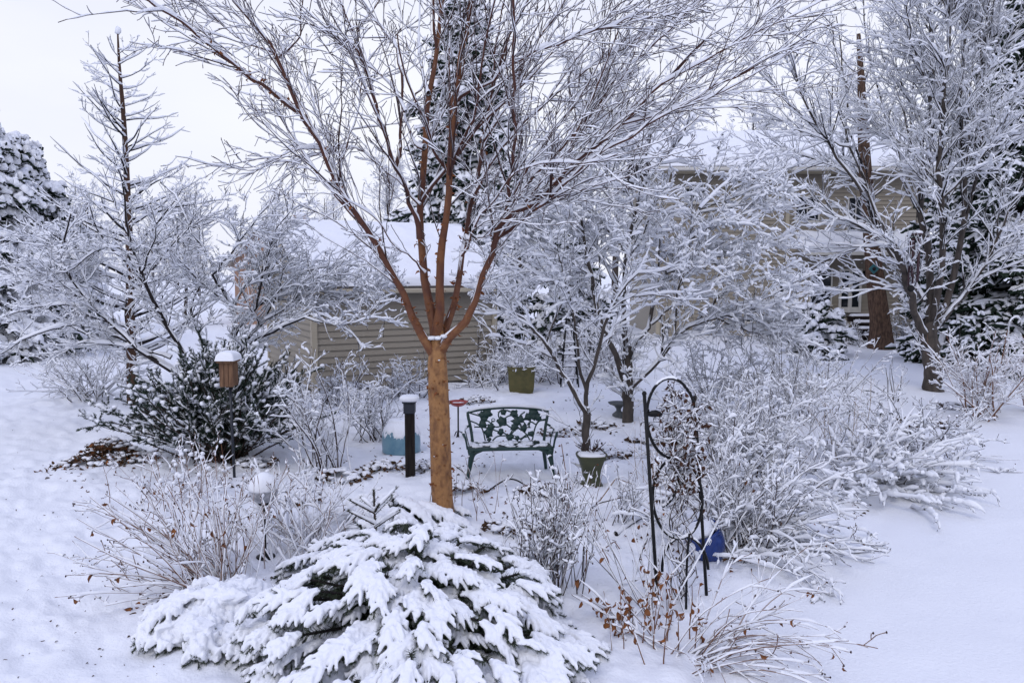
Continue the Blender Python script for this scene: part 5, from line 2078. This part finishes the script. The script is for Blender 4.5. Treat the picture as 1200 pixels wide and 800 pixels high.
def make_post():
    b = gnd(481, 557)
    r = thing("path_light", "square black post light with a flat snow cap, left of the orange trunk", "light post", b)
    h = at(479, 484, b[1])[2] - b[2]
    m = MB()
    box(m, (b[0], b[1], b[2] + h / 2 - .05), (.125, .125, h + .1), bev=.008)
    m.build("post", M_postwood, r, smooth=False)
    m = MB()
    box(m, (b[0], b[1], b[2] + h + .075), (.155, .155, .15), bev=.012)
    box(m, (b[0], b[1], b[2] + h + .16), (.185, .185, .03), bev=.008)
    m.build("lamp_head", M_lamp, r, smooth=False)
    s = MB()
    lathe(s, [(.0, -.012), (.112, -.012), (.135, .012), (.138, .032), (.118, .058), (.07, .070), (0, .072)], (b[0], b[1], b[2] + h + .185), 28, sq=.35)
    s.build("snow_cap", M_snow, r)


make_post()


def snow_shell(prof, c, amt, k=90, thr=-.2, zmin=.4, seed=1, sc=14):
    """patchy snow stuck to a turned shape above height zmin"""
    mb = MB()
    a = np.arange(k) * 2 * PI / k
    V, n = [], len(prof)
    for r, z in prof:
        for j in range(k):
            f = np.clip((z - zmin) / .12 + .7 * float(vnoise(a[j] * sc * .35, z * sc, seed)) + .5 * float(vnoise(a[j] * sc, z * sc * 3, seed + 1)), -1, 1)
            rr = r + (amt * max(f, 0) if f > 0 else -.02)
            V.append((c[0] + rr * math.cos(a[j]), c[1] + rr * math.sin(a[j]), c[2] + z + (amt * .6 if f > 0 and r < prof[0][0] * .8 else 0)))
    mb.add(V, ring_faces(1, n, k))
    return mb


def make_pots():
    b = gnd(470, 534)
    b[1] += .3
    b = np.array([at(470, 500, b[1])[0], b[1], gz(b[0], b[1])])
    r = thing("blue_jar", "rounded pale blue glazed jar dusted with snow, behind the black post", "jar", b)
    pr = [(.0, 0), (.27, .0), (.295, .06), (.30, .16), (.29, .28), (.25, .38), (.19, .45), (.15, .48), (.14, .51), (.0, .52)]
    P, R = resample(np.array([(p[0], 0, p[1]) for p in pr]), np.ones(len(pr)), 36)
    pr2 = [(max(p[0], 0), p[2]) for p in P]
    m = MB()
    lathe(m, pr2, b, 40)
    m.build("body", M_blueglaze, r)
    snow_shell(pr2, b, .016, zmin=.29, seed=7).build("snow_cover", M_snow, r)

    # red dish on a thin stand
    b = gnd(537, 512)
    b[0] = at(537, 500, b[1])[0]
    r = thing("bird_dish", "shallow red dish on a thin iron stand behind the bench's end", "bird bath", b)
    zt = at(537, 470, b[1])[2]
    m = MB()
    lathe(m, [(.0, -.085), (.06, -.085), (.10, -.07), (.15, -.03), (.175, .0), (.165, .0), (.14, -.028), (.09, -.055), (0, -.06)], (b[0], b[1], zt), 30)
    m.build("dish", M_redglaze, r)
    m = MB()
    tube(m, [(b[0], b[1], b[2] - .05), (b[0], b[1], zt - .08)], .014, 8, smooth=False)
    for a in (0.3, 2.4, 4.5):
        tube(m, [(b[0], b[1], b[2] + .10), (b[0] + .06 * math.cos(a), b[1] + .06 * math.sin(a), b[2] + .07), (b[0] + .10 * math.cos(a), b[1] + .10 * math.sin(a), b[2] - .02)], .009, 6)
    m.build("stand", M_black, r)
    s = MB()
    blobs(s, np.array([(b[0] + .05, b[1], zt - .035), (b[0] - .05, b[1] + .02, zt - .04)]), np.array([(.08, .07, .022), (.07, .07, .02)]), k=12, rows=5, noise=.06)
    s.build("snow_cover", M_snow, r)

    # green urn
    b = gnd(693, 571)
    b[1] += .22
    b = np.array([at(693, 550, b[1])[0], b[1], gz(b[0], b[1])])
    r = thing("urn_planter", "dark green waisted urn planter holding snow and dead stubs, right of the bench", "planter", b)
    m = MB()
    lathe(m, [(0, -.02), (.14, -.02), (.155, .02), (.13, .06), (.115, .13), (.135, .24), (.175, .36), (.205, .41), (.21, .43), (.185, .43), (.17, .38), (0, .36)], b, 32, sq=.45)
    m.build("body", M_urn, r)
    s = MB()
    lathe(s, [(.0, .36), (.17, .37), (.19, .425), (.15, .455), (.07, .47), (0, .47)], b, 24, sq=.4)
    s.build("snow_fill", M_snow, r)
    S = (b + np.array([0, 0, .42]))[None, None] + np.stack([np.linspace((0, 0, 0), (rng.normal() * .12, rng.normal() * .10, rng.uniform(.06, .2)), 5) for _ in range(26)])
    m = MB()
    tubes(m, S, np.full(S.shape[:2], .004), 4)
    leaves(m, S[:, 3], rng.normal(size=(26, 3)), .05)
    m.build("dead_plant", M_twig, r)

    # olive planter at the back
    b = gnd(611, 455)
    b = np.array([at(611, 450, 17.4)[0], 17.4, gz(at(611, 450, 17.4)[0], 17.4)])
    r = thing("square_planter", "square olive yellow planter under a snowy plant at the back of the garden", "planter", b)
    m = MB()
    lathe(m, [(0, -.02), (.27, -.02), (.29, .1), (.315, .5), (.33, .53), (.33, .58), (.29, .58), (.27, .5), (0, .5)], b, 32, sq=.8)
    m.build("body", M_olive, r, smooth=False)
    S = fountain(b, 60, .62, (.2, 1.45), .06, 8, r=.008, spread=.14)
    S[0][..., 2] += .5
    l1 = grow(*S, 5, .22, 4, .2, 1, .7, .2, (0, 0, -.04), .12, .012)
    m, s = MB(), MB()
    for P, R in (S, l1):
        tubes(m, P, R, 3)
        snow_on(s, P, R, .04)
    m.build("plant", M_twig, r)
    s.build("snow_cover", M_snow, r)

    # cobalt pot
    b = gnd(833, 645)
    b[1] -= .12
    b = np.array([at(833, 630, b[1])[0], b[1], gz(b[0], b[1])])
    r = thing("cobalt_pot", "bright cobalt blue glazed pot half buried among twigs behind the trellis", "pot", b)
    m = MB()
    lathe(m, [(0, -.03), (.10, -.03), (.125, .0), (.165, .08), (.185, .17), (.182, .25), (.165, .30), (.175, .315), (.175, .34), (.155, .34), (.145, .28), (0, .26)], (0, 0, 0), 36)
    bd = m.build("body", M_cobalt, None)
    s = MB()
    blobs(s, np.array([(-.03, 0, .34), (.04, .02, .34), (-.14, -.08, .25), (-.13, -.12, .18), (-.08, -.15, .22)]), np.array([(.14, .14, .055), (.10, .11, .05), (.05, .05, .06), (.045, .04, .05), (.03, .03, .02)]), k=16, rows=8, noise=.05)
    so = s.build("snow_cover", M_snow, None)
    for o in (bd, so):
        o.parent = r
    r.rotation_euler = (math.radians(13), math.radians(-20), 0)

    # slate marker
    b = gnd(661, 594)
    r = thing("plant_marker", "small square slate marker standing upright in the bed before the urn", "marker", b)
    m = MB()
    box(m, (b[0], b[1], b[2] + .07), (.135, .02, .16), bev=.004, rot=.2)
    m.build("plate", M_slate, r, smooth=False)
    s = MB()
    box(s, (b[0], b[1], b[2] + .156), (.13, .03, .016), bev=.007, rot=.2)
    s.build("snow_cap", M_snow, r)


make_pots()


def make_globe():
    Y = 7.35
    c = at(309, 573, Y)
    g = gz(c[0], Y)
    r = thing("gazing_globe", "glass gazing globe capped with snow on an iron stand among tan stems", "garden globe", (c[0], Y, g))
    R = .140
    m = MB()
    th = np.linspace(0, PI, 20)
    lathe(m, [(R * math.sin(t), -R * math.cos(t)) for t in th], c, 36)
    m.build("globe", M_globe, r)
    m = MB()
    lathe(m, [(.10, g - c[2] - .03), (.09, g - c[2] + .03), (.012, g - c[2] + .06), (.010, -R - .03), (.05, -R - .01), (.065, -R + .02), (.06, -R + .02), (.04, -R + .0)], c, 20)
    m.build("stand", M_black, r)
    s = MB()
    t2 = np.linspace(PI * .50, PI, 16)
    lathe(s, [(0, -R * .02)] + [((R + .014 * math.sin((t - PI * .50) / (PI * .50) * PI * .5)) * math.sin(t), -(R + .02 * (t - PI * .50)) * math.cos(t)) for t in t2], c, 36)
    s.build("snow_cap", M_snow, r)


make_globe()


def make_birdhouse():
    b = gnd(272, 560)
    Y = b[1]
    a0, a1 = at(258, 452, Y), at(279, 424, Y)
    cx = (a0[0] + a1[0]) / 2
    r = thing("birdhouse", "weathered cedar birdhouse with a snow cap on a dark pole before the yew", "birdhouse", (cx, Y, gz(cx, Y)))
    h = a1[2] - a0[2]
    w = (a1[0] - a0[0]) * .74
    m = MB()
    for i in range(3):
        box(m, (cx - w / 3 + i * w / 3, Y - .1, a0[2] + h / 2), (w / 3 - .004, .02, h), bev=.003)
    box(m, (cx, Y + .01, a0[2] + h / 2), (w - .02, .20, h - .01), bev=.003)
    bd = m.build("box", M_wood, r, smooth=False)
    m = MB()
    box(m, (cx, Y - .01, a1[2] + .014), (w + .04, .29, .024), bev=.004)
    m.build("roof", M_wood, r, smooth=False)
    m = MB()
    tube(m, [(cx + .02, Y + .02, gz(cx, Y) - .1), (cx, Y + .02, a0[2] + .02)], .020, 8, smooth=False)
    m.build("pole", M_lamp, r)
    s = MB()
    sheet(s, (cx - w / 2 - .035, Y - .17, a1[2] + .026), (cx + w / 2 + .035, Y - .17, a1[2] + .026), (cx + w / 2 + .035, Y + .15, a1[2] + .026), (cx - w / 2 - .035, Y + .15, a1[2] + .026), 22, 22, .10, .018, edge=.075, seed=9)
    s.build("snow_cap", M_snow, r)


make_birdhouse()


def make_trellis():
    lb, rb = gnd(772, 707), gnd(829, 697)
    Y0, Y1 = lb[1], rb[1]
    r = thing("trellis", "tall black metal trellis of two rods with stacked hoops", "trellis", lb)
    lt, rt = at(755, 461, Y0), at(814, 466, Y1)
    for A, B in ((lb, lt), (rb, rt)):
        m = MB()
        tube(m, [A - (0, 0, .1), B], .0145, 8, smooth=False)
        blobs(m, B[None], np.array([[.02, .02, .022]]), k=10, rows=6, noise=0)
        m.build("rod", M_black, r)
    cb = gnd(804, 713)
    m = MB()
    tube(m, [cb - (0, 0, .08), at(805, 660, cb[1]), at(808, 625, cb[1])], .010, 8)
    m.build("rod", M_black, r)
    Ym = (Y0 + Y1) / 2

    def ring(u, v, a, b_, t0, t1, n=40, tilt=0.0, lab="hoop"):
        m = MB()
        P = []
        for t in np.linspace(t0, t1, n):
            x, y = a * math.cos(t), b_ * math.sin(t)
            P.append(at(u + x * math.cos(tilt) - y * math.sin(tilt), v - y * math.cos(tilt) - x * math.sin(tilt), Ym))
        tube(m, np.array(P), .0125, 8, smooth=False)
        m.build(lab, M_black, r)
        return np.array(P)
    hp = [ring(787, 490, 29, 47, 0, 2 * PI, tilt=.06), ring(794, 584, 29, 47, 0, 2 * PI, tilt=.06),
          ring(803, 668, 27, 40, 0, PI, tilt=.05), ring(765, 560, 30, 36, -1.2, .4)]
    s = MB()
    for P in hp:
        P, R = resample(P[::3], np.full(len(P[::3]), .0105), 40)
        snow_on(s, P[None], R[None], .016, lump=.5, gaps=.3)
    s.build("snow_cover", M_snow, r)
    # the vine is another thing
    v = thing("clematis", "tangled dead clematis vine with dark curled leaves climbing the trellis", "climbing plant", (lb + rb) / 2)
    base = (lb + rb) / 2
    st = []
    for i in range(11):
        h = rng.uniform(1.15, 1.8)
        x0 = rng.normal() * .05
        P = [base + (x0, rng.normal() * .03, 0)]
        for k in range(1, 10):
            t = k / 9
            P.append(base + np.array([x0 * (1 - t) + rng.normal() * .085 + .0 - .06 * t, rng.normal() * .05, h * t]))
        st.append(resample(np.array(P), np.linspace(.006, .003, 10), 26))
    S = stack(st)
    top = S[0][:, 17:], S[1][:, 17:]
    tg = grow(*top, 14, .30, 7, .2, 1, 1.0, .4, (0, 0, -.03), .35, .012)
    t2 = grow(*tg, 7, .12, 4, .1, 1, 1.0, .4, (0, 0, -.05), .3, .014)
    m = MB()
    for P, R in (S, tg, t2):
        tubes(m, P, R, 4)
    m.build("stem", M_twig, v)
    q = np.concatenate([tg[0][:, 2:].reshape(-1, 3), t2[0][:, 1:].reshape(-1, 3)])
    q = q[rng.choice(len(q), min(360, len(q)), replace=False)]
    m = MB()
    leaves(m, q, rng.normal(size=(len(q), 3)) * .6 + np.array([0, 0, -.8]), .045, 0, curl=.7)
    m.build("dry_leaves", M_vineleaf, v)
    s = MB()
    for (P, R), a in ((S, .009), (tg, .011), (t2, .010)):
        snow_on(s, P, R, a, lump=.5, gaps=.25)
    s.build("snow_cover", M_snow, v)
    # little bird figure on the hoop
    c = at(767, 484, Ym - .02)
    bb = thing("bird_figure", "small dark metal bird perched on the upper trellis hoop", "ornament", c)
    m = MB()
    lathe(m, [(0, -.075), (.014, -.06), (.026, -.025), (.030, .01), (.022, .045), (.012, .06), (0, .07)], (0, 0, 0), 12)
    for V in m.V:
        x = V.copy()
        V[:, 0] = x[:, 2]
        V[:, 2] = x[:, 0] - np.abs(x[:, 2]) * .15
    blobs(m, np.array([(-.062, 0, .022)]), np.array([(.022, .02, .02)]), k=10, rows=6, noise=0)
    m.add([(-.08, -.006, .022), (-.08, .006, .022), (-.108, 0, .016), (-.08, 0, .03)], [(0, 1, 2), (1, 3, 2), (3, 0, 2)])
    m.add([(.05, -.012, .0), (.05, .012, .0), (.13, .02, -.012), (.13, -.02, -.012), (.06, 0, .012)], [(0, 1, 2, 3)])
    ob = m.build("body", M_black, None)
    ob.parent = bb
    t = MB()
    tube(t, [(0, .008, -.02), (0, .008, -.055)], .003, 5, smooth=False)
    tube(t, [(0.01, -.008, -.02), (0.01, -.008, -.055)], .003, 5, smooth=False)
    ot = t.build("feet", M_black, None)
    ot.parent = bb


M_vineleaf = mat("dark_vine_leaf", (.045, .022, .014), .75, .2, var=(.075, .030, .016), scale=20)
make_trellis()


def make_chimes():
    Y = 17.3
    c = at(1073, 274, Y)
    r = thing("wind_chimes", "wind chimes of long maroon tubes under a snow capped disc in the forked tree", "wind chimes", c)
    m = MB()
    lathe(m, [(0, -.03), (.13, -.03), (.14, -.01), (.13, .01), (0, .02)], c, 20)
    m.build("top_disc", M_chime, r)
    for i, (a, L) in enumerate([(0, .92), (1.26, 1.0), (2.5, 1.08), (3.8, .86), (5.0, .97)]):
        t = MB()
        x, y = c[0] + .1 * math.cos(a), c[1] + .1 * math.sin(a)
        tube(t, [(x, y, c[2] - .1), (x, y, c[2] - .1 - L)], .022, 8, smooth=False)
        t.build("tube", M_chime, r)
    t = MB()
    d = at(1066, 338, Y)
    tube(t, [c, (c[0] - .03, Y, d[2] + .1)], .005, 5, smooth=False)
    tube(t, [(c[0], Y, c[2]), (c[0], Y, c[2] + .7)], .006, 5, smooth=False)
    t.build("cord", M_black, r)
    t = MB()
    lathe(t, [(0, -.012), (.075, -.012), (.08, 0), (.075, .012), (0, .012)], (0, 0, 0), 18)
    for V in t.V:
        x = V.copy()
        V[:, 1] = x[:, 2]
        V[:, 2] = x[:, 1]
        V += np.array([c[0] - .05, Y, d[2]])
    t.build("sail", M_black, r)
    s = MB()
    blobs(s, np.array([c + (0, 0, .03)]), np.array([(.15, .15, .05)]), k=14, rows=6, noise=.05)
    s.build("snow_cap", M_snow, r)


make_chimes()


def make_yard_things():
    Y = OAK_Y - .47
    c = at(1024, 315, Y)
    r = thing("trunk_plaque", "small teal plaque hung cornerwise on the tall oak trunk", "plaque", c)
    m = MB()
    V = []
    s = .19
    for yy in (-.02, .02):
        V += [c + (0, yy, s), c + (s, yy, 0), c + (0, yy, -s), c + (-s, yy, 0)]
    m.add(V, [(0, 1, 2, 3), (7, 6, 5, 4), (0, 4, 5, 1), (1, 5, 6, 2), (2, 6, 7, 3), (3, 7, 4, 0)])
    m.build("panel", M_teal, r, smooth=False)
    m = MB()
    lathe(m, [(0, 0), (.06, 0), (.07, .01), (0, .02)], (0, 0, 0), 14)
    for V in m.V:
        x = V.copy()
        V[:, 1] = -x[:, 2]
        V[:, 2] = x[:, 1]
        V += c + np.array([0, -.022, 0])
    m.build("boss", M_black, r)

    Y = 30.5
    c = at(986, 398, Y)
    c[2] = gz(c[0], Y)
    r = thing("covered_grill", "barbecue grill under a rounded grey cover beside the house steps", "grill", c)
    m = MB()
    zt = at(986, 384, Y)[2]
    w = .48
    rows = [(0, w * .92), (.25, w * .95), (.5, w), (.8, w), (.92, w * .9), (1, w * .6)]
    V = []
    k = 28
    for t, ww in rows:
        for j in range(k):
            a = 2 * PI * j / k
            f = 1 / (abs(math.cos(a)) ** 4 + abs(math.sin(a)) ** 4) ** .25
            V.append((c[0] + ww * f * math.cos(a) * (1 + .02 * math.sin(5 * a)), c[1] + .33 * ww / w * f * math.sin(a), c[2] + t * (zt - c[2]) + .015 * rng.normal()))
    V.append((c[0], c[1], zt + .02))
    m.add(V, ring_faces(1, len(rows), k))
    j = np.arange(k)
    m.F.append(np.stack([np.full(k, len(V) - 1), (len(rows) - 1) * k + j, (len(rows) - 1) * k + (j + 1) % k], 1))
    m.M.append(np.zeros(k, np.int32))
    m.build("cover", M_cover, r)
    s = MB()
    blobs(s, np.array([(c[0], c[1], zt + .02)]), np.array([(.42, .24, .07)]), k=18, rows=6, noise=.05)
    s.build("snow_cap", M_snow, r)

    Y = 32
    c = at(974, 379, Y)
    r = thing("terracotta_planter", "orange clay planter box on a bench by the house window", "planter", (c[0], Y, gz(c[0], Y)))
    m = MB()
    lathe(m, [(0, -.02), (.2, -.02), (.24, .2), (.26, .22), (.26, .28), (.2, .28), (0, .24)], c, 20)
    m.build("pot", M_terra, r)
    m = MB()
    box(m, (c[0], Y, c[2] - .05), (.8, .4, .05), bev=.008)
    for sx in (-.35, .35):
        box(m, (c[0] + sx, Y, (c[2] - .08) / 2), (.06, .36, c[2] - .09))
    m.build("stand", M_deckwood, r, smooth=False)
    s = MB()
    blobs(s, np.array([c + (0, 0, .28)]), np.array([(.22, .22, .08)]), k=12, rows=5)
    s.build("snow_cap", M_snow, r)

    # crook
    b = gnd(1181, 470)
    b = np.array([at(1181, 400, 17.0)[0], 17.0, gz(at(1181, 400, 17)[0], 17)])
    r = thing("shepherd_hook", "white garden crook standing before the dark evergreen", "garden hook", b)
    m = MB()
    zt = at(1181, 384, 17.0)[2]
    tube(m, [b - (0, 0, .1), (b[0], 17, zt - .1), (b[0], 17, zt), (b[0] + .03, 17, zt + .16), (b[0] + .15, 17, zt + .24), (b[0] + .27, 17, zt + .16), (b[0] + .28, 17, zt + .06)], .016, 8, 50)
    m.build("rod", M_white, r)
    s = MB()
    P, R = resample(np.array([(b[0] + .02, 17, zt + .14), (b[0] + .15, 17, zt + .25), (b[0] + .27, 17, zt + .15)]), np.full(3, .016), 14)
    snow_on(s, P[None], R[None], .03)
    s.build("snow_cover", M_snow, r)

    # loop of hose before the bench
    A = [gnd(566, 577), at(585, 566, 9.9), at(598, 561, 9.85), at(612, 566, 9.8), gnd(632, 580)]
    m = MB()
    A = np.array(A)
    A[0, 2] -= .03
    A[-1, 2] -= .03
    tube(m, A, .010, 8, 40)
    o = m.build("garden_hose", M_black, None)
    tag(o, "loop of thin black hose arching out of the snow before the bench", "hose")

    # obelisk
    b = np.array([at(667, 440, 18.6)[0], 18.6, 0])
    b[2] = gz(b[0], b[1])
    zt = at(667, 366, 18.6)[2]
    r = thing("garden_obelisk", "narrow white lattice obelisk standing in the snowy shrubs at the back", "obelisk", b)
    m, s = MB(), MB()
    for sx, sy in ((-1, -1), (1, -1), (1, 1), (-1, 1)):
        tube(m, [b + (sx * .22, sy * .22, -.05), b + (sx * .06, sy * .06, zt - b[2])], .018, 5, smooth=False)
    for i in range(6):
        t = .12 + i * .16
        w = .22 - .16 * t
        z = b[2] + t * (zt - b[2])
        C = [np.array([b[0] + x * w, b[1] + y * w, z]) for x, y in ((-1, -1), (1, -1), (1, 1), (-1, 1))]
        for j in range(4):
            tube(m, [C[j], C[(j + 1) % 4]], .012, 5, smooth=False)
            P = np.linspace(C[j], C[(j + 1) % 4], 6)
            snow_on(s, P[None], np.full((1, 6), .012), .03)
    m.build("lattice", M_black, r)
    s.build("snow_cover", M_snow, r)

    # small dark dish behind the trunk of the layered tree
    b = np.array([at(725, 475, 14.6)[0], 14.6, 0])
    b[2] = gz(b[0], b[1])
    zt = at(725, 472, 14.6)[2]
    r = thing("bird_bath", "small dark bird bath half hidden behind the layered tree trunk", "bird bath", b)
    m = MB()
    lathe(m, [(0, -.07), (.08, -.06), (.18, -.02), (.21, .01), (.19, .01), (0, -.02)], (b[0], b[1], zt), 22)
    m.build("dish", M_slate, r)
    m = MB()
    lathe(m, [(.13, b[2] - zt - .03), (.12, b[2] - zt + .04), (.05, b[2] - zt + .1), (.045, -.12), (.08, -.065)], (b[0], b[1], zt), 16)
    m.build("pedestal", M_slate, r)

    for pts, lab in [([(722, 622), (742, 613), (760, 604)], "grey fallen branch lying on the snow left of the trellis"),
                     ([(1012, 458), (1022, 459), (1028, 462)], "short dark stick lying on the far lawn"),
                     ([(536, 548), (543, 552), (548, 558)], "short dark log stub beside the bench's front leg")]:
        P = np.array([gnd(*q) for q in pts]) + (0, 0, .02)
        m = MB()
        tube(m, P, [.022, .02, .012], 7, 12)
        r = thing("fallen_branch", lab, "fallen branch", P[0])
        m.build("branch", M_dark, r)
        s = MB()
        Q, R = resample(P, np.array([.022, .02, .012]), 12)
        snow_on(s, Q[None], R[None], .02, gaps=.2)
        s.build("snow_cover", M_snow, r)


make_yard_things()
